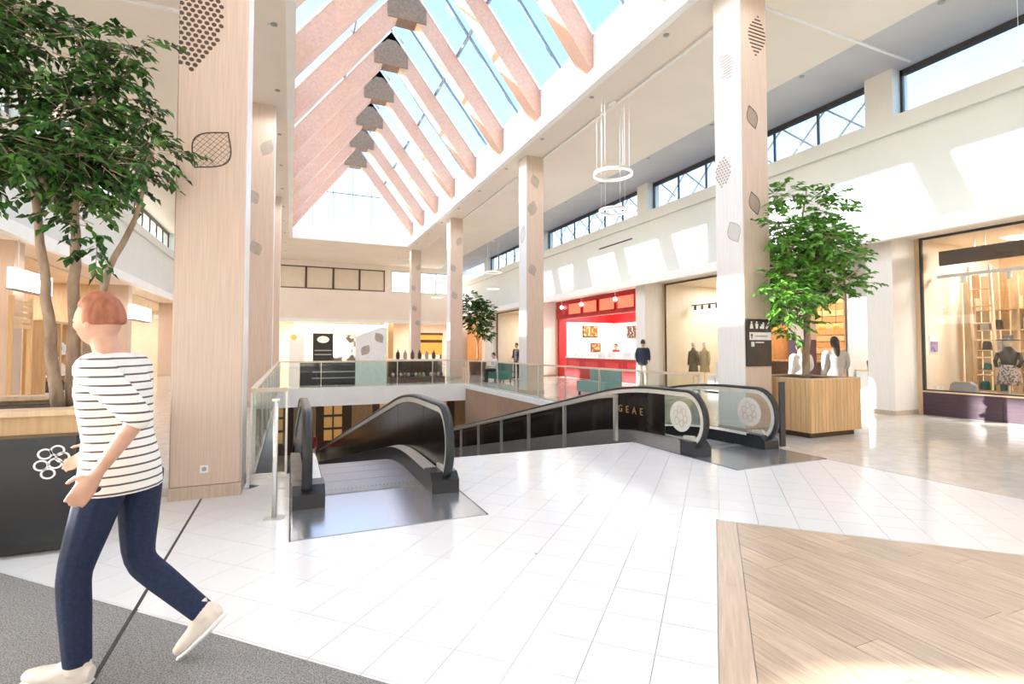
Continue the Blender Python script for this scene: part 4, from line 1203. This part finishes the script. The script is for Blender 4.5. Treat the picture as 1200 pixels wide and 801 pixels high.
for i, (y, h_) in enumerate(((16.4, 1.2), (17.3, 1.3), (18.4, 1.2))):
    t = thing('market_shelf', ['first', 'second', 'third'][i]+' open wooden goods shelf from the slatted display panel', 'shelf', (-5.7, y, 0), 'open goods shelves')
    for z in (.3, .75, h_): G().box(-5.9, -5.5, y-.4, y+.4, z, z+.04).out('board', M['white'], t)
    for yy in (y-.42, y+.42): G().box(-5.92, -5.48, yy-.02, yy+.02, 0, 2.1).out('post', M['slat'], t)
    G().box(-5.92, -5.48, y-.44, y+.44, 2.1, 2.16).out('top', M['slat'], t)
    for k in range(9):
        z = (.34, .79, h_+.04)[k//3]; a = y-.28+.28*(k % 3); m_ = rg.choice(['cream', 'dkwood', 'red', 'black', 'white'])
        G().lathe([(.08, 0), (.1, .1), (.09, .2), (.04, .26), (.04, .28)], (-5.7, a, z), 10).solo('jar', M[m_], '%s jar on an open wooden goods shelf' % {'cream': 'cream', 'dkwood': 'dark brown', 'red': 'red', 'black': 'black', 'white': 'white'}[m_], 'jar', 'jars on the goods shelves')

# -- far end: kiosk, stele, shops
for nm, bb, m_ in (('wall_shop_back', (-8, 14, 44.5, 44.7, 0, 3.9), 'cream'), ('ceiling_shop', (-8, 14, 40, 44.5, 3.6, 3.7), 'ceil'), ('wall_shop_side', (6.9, 7.3, 40, 44.5, 0, 3.6), 'wood'),
                   ('wall_shop_front', (-8, -1, 40, 40.2, 0, 3.6), 'colw'), ('wall_shop_front', (11.9, 14, 40, 40.2, 0, 3.6), 'colw')):
    tag(G().box(*bb).out(nm, M[m_]), kind='structure')
for i in range(3):
    x = 1+i*4.6
    l = thing('added_ceiling_lamp', 'long bright lamp added in the shops at the far end', 'lamp', (x, 41.5, 3.55), 'added far shop lamps')  # added so the far shops are lit from inside
    G().box(x-1.6, x+1.6, 41.3, 41.7, 3.53, 3.6).out('diffuser', M['lampc'], l); G().box(x-1.63, x+1.63, 41.27, 41.73, 3.56, 3.6).out('housing', M['white'], l)
    lamp('lamp_light', (x, 41.5, 3.5), 300, 'AREA', 2.6, (1, .9, .76), l, sy=.4)
t = thing('lit_header', 'long white lit header across the far left shop', 'sign', (3, 40.5, 2.75)); G().box(.2, 6.6, 40.4, 40.55, 2.75, 3.3).out('panel', M['lbox'], t); G().box(.15, 6.65, 40.42, 40.56, 2.7, 2.75).out('rim', M['white'], t)
for x in (.5, 6.3): G().bar((x, 40.48, 3.3), (x, 40.48, 3.6), .015, 6).out('hanger', M['steel'], t)
t = thing('advert_stand', 'tall black advert stand with white badge in far shop', 'sign', (2.0, 40.3, 0)); G().box(1.5, 2.9, 40.25, 40.35, 0, 2.6).out('board', M['black'], t)
n = 20; G().prism([(2.2+.42*math.cos(2*math.pi*k/n), 2.15+.26*math.sin(2*math.pi*k/n)) for k in range(n)], 40.24, 40.25, 'y').out('badge', M['white'], t)
for z in (1.0, 1.3): G().box(1.6, 2.8, 40.24, 40.25, z, z+.08).out('line', M['grey'], t)
t = thing('photo_panel', 'large black and white photo panel in the far shop', 'panel', (4.2, 43.9, 0)); G().box(3.0, 5.6, 43.8, 43.9, .3, 2.6).out('print', mat('photo_print', (.8, .76, .7), (.05, .04, .035), 1.1, .6, ramp=(.42, .52)), t); G().box(3.0, 5.6, 43.82, 43.9, 0, .3).out('base', M['white'], t)
t = thing('poster_stand', 'narrow white poster stand with yellow patch in far shop', 'sign', (.3, 40.3, 0)); G().box(-.1, .9, 40.25, 40.33, 0, 2.9).out('board', M['white'], t); G().ell((.2, 40.24, 2.3), .2, .02, .2, 12, 8).out('patch', mat('patch_yellow', (.8, .55, .1), rough=.5), t)
t = thing('shop_sign', 'glowing orange shop sign with lettering at far end', 'sign', (10.1, 40.4, 1.2)); G().box(8.9, 11.3, 40.35, 40.45, 1.0, 2.55).out('panel', M['orange'], t); G().box(8.9, 11.3, 40.34, 40.35, 1.95, 2.2).out('band', M['dkwood'], t); G().box(8.85, 11.35, 40.36, 40.46, 2.55, 2.75).out('rim', M['dkwood'], t)
for x in (9.0, 10.1, 11.2): G().box(x-.06, x+.06, 40.36, 40.44, 0, 1.0).out('post', M['dkwood'], t)
t = thing('kiosk_counter', 'long dark kiosk counter behind the far balustrade', 'counter', (1.8, 22.4, 0))
G().box(.35, 3.2, 22.0, 22.8, 0, .9).out('body', M['black'], t); G().box(.1, 3.3, 21.9, 22.9, .9, .95).out('top', M['cream'], t)
for i, z in enumerate((.25, .5)): G().box(.8, 3.1, 21.985, 22.0, z, z+.05).out('strip', M['grey'], t)
t = thing('advert_stele', 'pale stele with leaf prints and mint green lower half', 'sign', (2.9, 21.0, 0))
poly = [(2.36, 0), (3.55, 0), (3.55, 2.25), (3.3, 2.3), (2.36, 1.9)]
G().prism([(2.36, .95), (3.55, .95), (3.55, 2.3), (3.3, 2.33), (2.36, 1.93)], 20.9, 21.1, 'y').out('upper_board', M['white'], t)
G().box(2.36, 3.55, 20.9, 21.1, 0, .95).out('lower_board', mat('mint', (.60, .74, .66), rough=.4), t)
decal(t, 'y', 20.898, 3.25, 1.9, .34, .5, .6, 'fill', M['decalg'], (2.36, 3.55)); decal(t, 'y', 20.898, 2.72, 1.4, .34, .5, -.6, 'fill', M['decalg'], (2.36, 3.55))
t = thing('kiosk_counter', 'glass fronted kiosk display full of goods beside the pale stele', 'counter', (5.1, 22.4, 0))
G().box(3.9, 6.3, 22.0, 22.9, 0, .25).out('base', M['dkwood'], t); G().box(3.9, 6.3, 22.5, 22.9, .25, .9).out('back', M['dkwood'], t); G().box(3.9, 6.3, 22.0, 22.02, .25, .95).out('glass_pane', M['sglass'], t); G().box(3.85, 6.35, 21.95, 22.95, .95, 1.0).out('top', M['cream'], t)
for i in range(14):
    x = 4.05+i*.165; m_ = ['cream', 'dkwood', 'white', 'wood'][i % 4]
    G().ell((x, 22.2, .34), .07, .09, .09, 10, 6).solo('pastry', M[m_], '%s pastry in the glass fronted kiosk' % {'cream': 'pale', 'dkwood': 'dark', 'white': 'white', 'wood': 'brown'}[m_], 'pastry', 'pastries in the kiosk', smooth=True)
for i in range(6):
    x = 4.3+i*.32
    G().lathe([(.06, 0), (.09, .1), (.08, .28), (.03, .34), (.03, .4)], (x, 22.45, 1.0), 10).solo('bottle', M[['black', 'grey', 'dkwood'][i % 3]], '%s bottle on top of the glass fronted kiosk' % ['black', 'grey', 'dark brown'][i % 3], 'bottle', 'bottles on the kiosk')
def bench(label, x, y, w, m):
    t = thing('bench', label, 'bench', (x, y, 0), 'lounge benches')
    G().box(x-.3, x+.3, y-w/2, y+w/2, .12, .45).out('seat', m, t); G().box(x+.2, x+.32, y-w/2, y+w/2, .45, .85).out('backrest', m, t)
    for sx in (-.24, .24):
        for sy in (-w/2+.08, w/2-.08): G().box(x+sx-.03, x+sx+.03, y+sy-.03, y+sy+.03, 0, .12).out('leg', M['black'], t)
bench('teal bench behind the column facing the red shop', 8.6, 21.5, 2.0, M['teal'])
bench('teal grey bench right behind the balustrade by red shop', 8.7, 13.4, 1.6, mat('teal_pale', (.20, .34, .31), (.16, .28, .26), 20, .6))
for i, (x, y) in enumerate(((9.6, 23.2), (10.2, 21.6))):
    t = thing('cafe_table', ['round black cafe table beside the teal bench', 'round black cafe table nearer to the red shop front'][i], 'table', (x, y, 0))
    G().lathe([(.3, 0), (.3, .02), (.03, .04), (.03, .72)], (x, y, 0), 14).out('foot', M['black'], t); G().lathe([(.4, .72), (.4, .75)], (x, y, 0), 20).out('top', M['dkwood'], t)

# ------------------------------------------------------------------ sign on the column
t = thing('wayfinding_sign', 'black wayfinding sign with white pictograms on the wood column', 'sign', (7.22, YR-.03, 1.16))
G().box(6.93, 7.5, YR-.03, YR-.002, 1.16, 1.95).out('board', M['black'], t)
yy = YR-.033
def disc(cx, cz, r, n=12): return [(cx+r*math.cos(2*math.pi*k/n), cz+r*math.sin(2*math.pi*k/n)) for k in range(n)]
for k_, cx in enumerate((7.04, 7.16, 7.28, 7.42)):            # pictograms: two figures, stairs, moving walk
    g = G()
    if k_ < 2:
        g.prism(disc(cx, 1.895, .018), yy, YR-.03, 'y')
        w0, w1 = ((.022, .04), (.036, .02))[k_]
        g.prism([(cx-w1, 1.79), (cx+w1, 1.79), (cx+w0, 1.872), (cx-w0, 1.872)], yy, YR-.03, 'y')
    elif k_ == 2:
        g.prism([(cx-.05, 1.79), (cx+.05, 1.79), (cx+.05, 1.90), (cx+.015, 1.90), (cx+.015, 1.865), (cx-.02, 1.865), (cx-.02, 1.83), (cx-.05, 1.83)], yy, YR-.03, 'y')
    else:
        g.prism([(cx-.05, 1.79), (cx-.02, 1.79), (cx+.05, 1.88), (cx+.05, 1.91), (cx+.02, 1.91), (cx-.05, 1.82)], yy, YR-.03, 'y')
    g.out('pictogram', M['white'], t)
G().box(6.99, 7.49, yy, YR-.03, 1.60, 1.73).out('white_band', M['white'], t)
G().prism([(7.03, 1.62), (7.05, 1.62), (7.05, 1.67), (7.07, 1.67), (7.04, 1.71), (7.01, 1.67), (7.03, 1.67)], yy-.002, yy, 'y').out('arrow', M['black'], t)
G().box(7.12, 7.40, yy-.002, yy, 1.655, 1.675).out('text_line', M['grey'], t)
G().box(7.03, 7.10, yy, YR-.03, 1.49, 1.57).out('pictogram', M['white'], t); G().box(7.13, 7.32, yy, YR-.03, 1.55, 1.57).out('text_line', M['white'], t)

# ------------------------------------------------------------------ ceiling lamps and ring chandeliers
def downlight(x, y, e, row):
    l = thing('downlight', 'small round recessed downlight '+row, 'lamp', (x, y, ZC), 'recessed downlights')
    G().lathe([(.06, -.012), (.06, 0), (.04, 0)], (x, y, ZC), 16).out('ring', M['grey'], l)
    G().lathe([(.035, -.014), (.035, -.004)], (x, y, ZC), 14).out('lens', M['grey'], l)
    lamp('downlight_light', (x, y, ZC-.03), e, 'SPOT', .12, parent=l, spot=165)
for k in range(-3, 11):
    for x in (6.80, 10.72, -.38, -4.3):
        downlight(x, 7.94+2.75*k, 40 if x > 9 or x < -3 else 150, {6.80: 'in the row between skylight and red shop', 10.72: 'in the row along the shade-toned ceiling strip', -.38: 'in the row between skylight and big fig tree', -4.3: 'in the row above the lit box signs'}[x])
def chandelier(x, y, label, z=5.9, R=.48):
    t = thing('ring_chandelier', label, 'chandelier', (x, y, ZC), 'ring chandeliers')
    G().lathe([(.1, -.04), (.12, 0)], (x, y, ZC-.002), 16).out('ceiling_rose', M['white'], t)
    for r, zz in ((R, z), (R*.72, z-.95)):
        G().ring((x, y, zz), r, .018, 40, 8, .04).out('ring', M['steel'], t, True)
        G().ring((x, y, zz-.042), r, .012, 40, 6, .006).out('light_strip', M['lampw'], t, True)
        for k in range(4):
            a = k*math.pi/2+.4
            G().bar((x+r*math.cos(a), y+r*math.sin(a), ZC), (x+r*math.cos(a), y+r*math.sin(a), zz), .0035, 5).out('cable', M['white'], t)
    return t
chandelier(7.45, 10.75, 'double ring chandelier hanging between signed column and red shop column')
chandelier(10.35, 3.5, 'double ring chandelier hanging before the big shop window')
chandelier(10.7, 27.4, 'double ring chandelier hanging beside the tree in round tub')
chandelier(9.0, 33.5, 'double ring chandelier hanging near the far end wall')
chandelier(-3.3, 24.0, 'double ring chandelier on the left side behind the big tree')

# ------------------------------------------------------------------ people
def remesh(g, name, m, voxel, smooth_it=4, parent=None, label=None):
    me = g.mesh(name, None); o = D.objects.new(name, me); COL.objects.link(o)
    md = o.modifiers.new('r', 'REMESH'); md.mode = 'VOXEL'; md.voxel_size = voxel
    if smooth_it:
        sm = o.modifiers.new('s', 'SMOOTH'); sm.iterations = smooth_it; sm.factor = .5
    dg_ = bpy.context.evaluated_depsgraph_get()
    nm = D.meshes.new_from_object(o.evaluated_get(dg_)); nm.name = name
    D.objects.remove(o); D.meshes.remove(me)
    nm.materials.clear(); nm.materials.append(m); nm.shade_smooth()
    r = D.objects.new(name, nm); COL.objects.link(r); r.parent = parent; OFF[r.name] = Vector((0, 0, 0))
    if label: r['label'] = label
    return r
def limb(g, pts, n=10): g.loft([(p, r) for p, r in pts], n)
def smoothpath(P, k=4):
    """P: list of (Vector, r); inserts rounded points"""
    out = []
    for i in range(len(P)-1):
        for q in range(k):
            t = q/k; out.append((Vector(P[i][0]).lerp(Vector(P[i+1][0]), t), P[i][1]+(P[i+1][1]-P[i][1])*t))
    out.append((Vector(P[-1][0]), P[-1][1]))
    for _ in range(2):
        out = [out[0]]+[((out[i-1][0]+out[i][0]*2+out[i+1][0])/4, out[i][1]) for i in range(1, len(out)-1)]+[out[-1]]
    return out
SKIN = mat('skin', (.62, .36, .26), (.56, .31, .22), 20, .5)
def stripes(name, base, line, period, frac):
    m = mat(name, base, tuple(x*.96 for x in base), 30, .85)
    nt = m.node_tree; b = nt.nodes['Principled BSDF']
    src = nt.nodes.new('ShaderNodeTexCoord').outputs['Object']
    sp = nt.nodes.new('ShaderNodeSeparateXYZ'); nt.links.new(src, sp.inputs[0])
    mu = nt.nodes.new('ShaderNodeMath'); mu.operation = 'DIVIDE'; mu.inputs[1].default_value = period; nt.links.new(sp.outputs['Z'], mu.inputs[0])
    fr = nt.nodes.new('ShaderNodeMath'); fr.operation = 'FRACT'; nt.links.new(mu.outputs[0], fr.inputs[0])
    lt = nt.nodes.new('ShaderNodeMath'); lt.operation = 'LESS_THAN'; lt.inputs[1].default_value = frac; nt.links.new(fr.outputs[0], lt.inputs[0])
    mx = nt.nodes.new('ShaderNodeMixRGB'); mx.inputs[1].default_value = (*base, 1); mx.inputs[2].default_value = (*line, 1)
    nt.links.new(lt.outputs[0], mx.inputs[0]); nt.links.new(mx.outputs[0], b.inputs['Base Color'])
    return m
POSES = {
 'walk': dict(pelvis=(0, 0, .92), waist=(.015, 0, 1.06), chest=(.04, 0, 1.27), neck=(.075, 0, 1.43), head=(.125, 0, 1.575),
    hipL=(.0, .09, .88), kneeL=(.13, .09, .47), ankL=(.10, .09, .09), toeL=(.28, .10, .03),
    hipR=(-.02, -.09, .88), kneeR=(-.02, -.09, .46), ankR=(-.33, -.09, .22), toeR=(-.25, -.09, .06),
    shL=(-.0, .19, 1.38), elL=(-.25, .24, 1.17), wrL=(-.10, .27, .94), shR=(.08, -.19, 1.38), elR=(.10, -.24, 1.10), wrR=(.28, -.20, .96)),
 'stand': dict(pelvis=(0, 0, .94), waist=(0, 0, 1.08), chest=(.0, 0, 1.29), neck=(.01, 0, 1.46), head=(.03, 0, 1.61),
    hipL=(0, .09, .90), kneeL=(.02, .10, .49), ankL=(-.01, .10, .09), toeL=(.16, .12, .03),
    hipR=(0, -.09, .90), kneeR=(.04, -.10, .49), ankR=(.02, -.11, .09), toeR=(.19, -.13, .03),
    shL=(0, .19, 1.41), elL=(-.03, .24, 1.13), wrL=(.08, .22, .90), shR=(0, -.19, 1.41), elR=(-.02, -.25, 1.13), wrR=(.16, -.17, 1.02)),
 'sit': dict(pelvis=(0, 0, .53), waist=(-.01, 0, .67), chest=(.03, 0, .88), neck=(.06, 0, 1.04), head=(.09, 0, 1.18),
    hipL=(.02, .09, .52), kneeL=(.43, .10, .54), ankL=(.42, .10, .09), toeL=(.6, .11, .03),
    hipR=(.02, -.09, .52), kneeR=(.44, -.10, .54), ankR=(.40, -.11, .09), toeR=(.57, -.12, .03),
    shL=(.03, .19, 1.0), elL=(.08, .24, .74), wrL=(.30, .16, .68), shR=(.03, -.19, 1.0), elR=(.08, -.24, .74), wrR=(.30, -.14, .68)),
}
def headshape(d, p):
    f = max(0, d.x)
    q = Vector(p)
    if d.z < -.1: q.y *= 1-.28*(-d.z-.1); q.x *= 1-.05*(-d.z)        # jaw narrows
    nose = math.exp(-((d.y/.16)**2))*math.exp(-(((d.z+.08)/.17)**2))*f
    q.x += .036*nose
    for sy in (-.33, .33): q.x -= .010*math.exp(-(((d.y-sy)/.15)**2))*math.exp(-(((d.z-.08)/.12)**2))*f
    q.x += .008*math.exp(-(((d.z+.62)/.16)**2))*math.exp(-((d.y/.4)**2))*f      # chin
    q.x += .005*math.exp(-(((d.z+.38)/.07)**2))*math.exp(-((d.y/.25)**2))*f     # lips
    q.x += .004*math.exp(-(((d.z-.26)/.1)**2))*f                               # brow
    return q
def hand(g, wr, el, curl, side, palm_n):
    w = Vector(wr); dr = (w-Vector(el)).normalized(); pn = Vector(palm_n); pn = (pn-dr*pn.dot(dr)).normalized()
    lat = dr.cross(pn)
    g.loft([(w-dr*.015, .024, .019), (w+dr*.025, .034, .017), (w+dr*.065, .042, .016), (w+dr*.095, .040, .014)], 10, lat=lat)
    for i, (o, L) in enumerate(((-.031, .068), (-.010, .078), (.011, .073), (.031, .058))):
        b = w+dr*.085+lat*o; d1 = dr
        secs = [(b, .0095)]
        for k, fr in enumerate((.45, .32, .23)):
            a = curl*(.5+.45*k); dd = (dr*math.cos(a)+pn*math.sin(a)).normalized(); b = b+dd*L*fr; secs.append((b, .0088-.0008*k))
        g.loft(secs, 8)
    s = -1 if side > 0 else 1
    b = w+dr*.02+lat*s*.030; d1 = (dr*.62+lat*s*.65+pn*.35).normalized(); d2 = (dr*.9+lat*s*.25+pn*.4).normalized()
    g.loft([(b, .013), (b+d1*.035, .011), (b+d1*.035+d2*.028, .0095), (b+d1*.035+d2*.05, .0075)], 8)
def human(label, loc, rz, pose, top, bottom, hair, shoe, sc=1.0, vox=.016, sleeve=1.0, longhair=False, skirt=None, group=None, face=True):
    P = {k: Vector(v) for k, v in POSES[pose].items()}
    t = thing('person', label, 'person', loc, group, local=True, rz=rz); t.scale = (sc, sc, sc)
    lat = (0, 1, 0)
    B = G()                                               # the body
    B.loft([(P['pelvis']+Vector((0, 0, -.06)), .12, .09), (P['pelvis'], .145, .10), (P['waist'], .12, .085), (P['chest'], .145, .095), (P['neck'].lerp(P['chest'], .25), .12, .075), (P['neck'], .055, .055), (P['neck'].lerp(P['head'], .6), .05, .052)], 14, lat=lat)
    for s in 'LR':
        sg = 1 if s == 'L' else -1
        B.loft(smoothpath([(P['hip'+s], .078), (P['hip'+s].lerp(P['knee'+s], .5), .065), (P['knee'+s], .05), (P['knee'+s].lerp(P['ank'+s], .35), .05), (P['ank'+s], .034)]), 10)
        ft = (P['toe'+s]-P['ank'+s]).normalized()
        B.loft([(P['ank'+s]-ft*.02, .032), (P['ank'+s].lerp(P['toe'+s], .4), .026), (P['toe'+s].lerp(P['ank'+s], .3), .018)], 8)
        B.loft(smoothpath([(P['chest'].lerp(P['sh'+s], .6), .06), (P['sh'+s], .05), (P['sh'+s].lerp(P['el'+s], .5), .042), (P['el'+s], .035), (P['el'+s].lerp(P['wr'+s], .35), .034), (P['wr'+s], .022)]), 10)
        pn = Vector((.5, -sg*.8, 0)); hand(B, P['wr'+s], P['el'+s], .45, sg, pn)
    hd = G(); hd.ell((0, 0, 0), .094, .074, .118, 22, 18, headshape)
    for sy in (-1, 1): hd.ell((-.012, sy*.075, -.005), .018, .009, .03, 8, 6)
    tilt = Matrix.Translation(P['head']) @ Matrix.Rotation(.08, 4, 'Y')
    B2 = xf(hd, tilt); B.add(B2.v, B2.f)
    body = remesh(B, 'body', SKIN, vox, 2, t)
    if face:
        for sy in (-1, 1):
            e = G(); e.ell((.078, sy*.028, .012), .011, .012, .009, 10, 8); xf(e, tilt).out('eye', M['white'], t, True, off=Vector((0, 0, 0)))
            e = G(); e.ell((.0865, sy*.028, .012), .004, .006, .006, 8, 6); xf(e, tilt).out('iris', M['dkwood'], t, True, off=Vector((0, 0, 0)))
        e = G(); e.ell((.088, 0, -.046), .006, .022, .006, 10, 6); xf(e, tilt).out('mouth', mat('lips', (.50, .20, .17), rough=.5), t, True, off=Vector((0, 0, 0)))
    # hair: a cap over the skull, longer down the back when asked
    hc = G()
    def hf(d, p):
        q = Vector(p)*1.09; q.x -= .012
        if d.x > .25 and d.z < .45: q = Vector(p)*.80
        if d.z < -.25 and not longhair: q = Vector(p)*.80
        return q
    hc.ell((0, 0, .012), .096, .078, .12, 22, 16, hf)
    if longhair: hc.loft([((-.05, 0, .05), .075, .05), ((-.085, 0, -.08), .07, .045), ((-.10, 0, -.22), .06, .035), ((-.10, 0, -.33), .03, .02)], 12, lat=lat)
    remesh(xf(hc, tilt), 'hair', hair, max(vox*.8, .007), 2, t)
    # shirt
    S = G(); e = .018
    hem = P['pelvis']+Vector((0, 0, -.10))
    S.loft([(hem, .182, .150), (P['pelvis'], .176, .140), (P['waist'], .155, .118), (P['chest'], .178, .125), (P['neck'].lerp(P['chest'], .3), .155, .095), (P['neck'].lerp(P['chest'], .06), .085, .07)], 18, lat=lat)
    for s in 'LR':
        el = P['el'+s]; end = P['sh'+s].lerp(el, min(1, sleeve)) if sleeve <= 1 else el.lerp(P['wr'+s], min(sleeve-1, .93))
        pts = [(P['chest'].lerp(P['sh'+s], .5), .085), (P['sh'+s], .072), (P['sh'+s].lerp(el, min(1, sleeve)), .055)]
        if sleeve > 1: pts.append((end, .042))
        S.loft(smoothpath(pts), 12)
    remesh(S, 'shirt', top, vox*.9, 3, t)
    # trousers or skirt
    L = G()
    if skirt:
        L.loft([(P['pelvis']+Vector((0, 0, .08)), .15, .115), (P['pelvis']+Vector((0, 0, -.05)), .18, .14), (P['pelvis']+Vector((0, 0, -.45)), .25, .2), (P['pelvis']+Vector((0, 0, -.7)), .28, .22)], 18, lat=lat)
    else:
        L.loft([(P['pelvis']+Vector((0, 0, .06)), .145, .105), (P['pelvis']+Vector((0, 0, -.02)), .158, .118), (P['pelvis']+Vector((0, 0, -.10)), .13, .105)], 16, lat=lat)
        for s in 'LR':
            L.loft(smoothpath([(P['hip'+s], .096), (P['hip'+s].lerp(P['knee'+s], .5), .082), (P['knee'+s], .064), (P['knee'+s].lerp(P['ank'+s], .35), .062), (P['ank'+s].lerp(P['knee'+s], .0), .052)]), 12)
    remesh(L, 'skirt' if skirt else 'trousers', bottom, vox*.9, 3, t)
    for s in 'LR':
        a, b = P['ank'+s], P['toe'+s]
        f = (b-a); f.normalize()
        fl = (Vector((b.x, b.y, b.z))-a)
        # foot frame: sole line from under the heel to the toe
        down = (Vector((0, 0, -1)) if pose != 'walk' or s == 'L' else Vector((-.72, 0, -.69)))
        fw = (fl-down*fl.dot(down)).normalized()
        heel = a-fw*.055+down*.04; toe = heel+fw*.27
        lt = fw.cross(down)
        sh = G()
        sh.loft([(heel-fw*.01, .026, .03), (heel+fw*.03, .036, .05), (heel+fw*.09, .040, .052), (heel+fw*.16, .046, .038), (heel+fw*.22, .044, .030), (toe, .026, .020)], 12, lat=lt)
        sh.loft([(a+down*.03, .047, .052), (a-down*.045, .046, .050)], 12, lat=lt); sh.loft([(a+down*.0, .042, .046), (a+down*.035+fw*.08, .044, .036), (heel+fw*.19, .044, .03)], 12, lat=lt)
        shoe_o = remesh(sh, 'shoe', shoe, max(vox*.7, .007), 2, t)
        so = G(); so.loft([(heel+down*.042, .030, .012), (heel+down*.042+fw*.1, .042, .013), (heel+down*.038+fw*.2, .046, .012), (heel+down*.03+fw*.275, .028, .010)], 12, lat=lt)
        so.out('sole', M['white'], shoe_o, True, off=Vector((0, 0, 0)))
    return t
jeans = mat('jeans', (.010, .021, .062), (.006, .013, .04), 60, .85)
shirt = stripes('striped_jersey', (.80, .77, .73), (.10, .085, .08), .036, .22)
redhair = mat('hair_auburn', (.42, .15, .075), (.28, .09, .045), 40, .6, stretch=(1, 1, .3)); darkhair = mat('hair_dark', (.03, .02, .015), (.05, .035, .025), 40, .6)
whiteshoe = mat('shoe_white', (.76, .66, .58), rough=.6)
human('person walking past in a striped shirt jeans and white shoes', (-.70, 2.86, 0), math.radians(156.6), 'walk', shirt, jeans, redhair, whiteshoe, 1.0, .008, 1.12)
pale = mat('sweater_pale', (.50, .46, .44), (.42, .385, .37), 50, .9); navy = mat('jacket_navy', (.02, .028, .05), rough=.8); khaki = mat('trousers_beige', (.62, .55, .45), rough=.8)
dark = mat('cloth_dark', (.035, .032, .035), rough=.85); redc = mat('cloth_red', (.42, .04, .05), rough=.8); whitec = mat('cloth_white', (.80, .78, .75), rough=.8)
human('person in a pale grey sweater standing behind the oak planter', (10.35, 7.05, 0), math.radians(60), 'stand', pale, dark, darkhair, dark, .98, .018, 1.9, True, face=False)
human('person in white top beside the pale grey sweater shopper', (9.85, 7.45, 0), math.radians(70), 'stand', whitec, dark, darkhair, dark, .93, .018, 1.9, face=False)
human('person in dark jacket and beige trousers at red food counter', (11.75, 15.15, 0), math.radians(25), 'stand', navy, khaki, darkhair, dark, 1.03, .02, 1.9, face=False)
human('person in white top standing behind the red counter', (14.4, 18.6, .006), math.radians(190), 'stand', whitec, dark, darkhair, dark, 1.0, .022, 1.3)
human('person in red top serving behind the red counter', (14.4, 20.6, .006), math.radians(185), 'stand', redc, dark, darkhair, dark, .98, .022, 1.3)
human('person in white top sitting on the teal bench', (8.45, 21.4, -.02), math.radians(180), 'sit', whitec, dark, darkhair, dark, 1.0, .022, 1.9)
human('person in dark clothes standing by the cafe table', (10.1, 22.7, 0), math.radians(200), 'stand', dark, dark, darkhair, dark, 1.0, .022, 1.9)
human('person with long dark hair in red top and white skirt at ramp foot', (.95, 26.2, ramp(26.2)), math.radians(-80), 'stand', redc, whitec, darkhair, dark, .97, .022, 1.9, True, skirt=True)
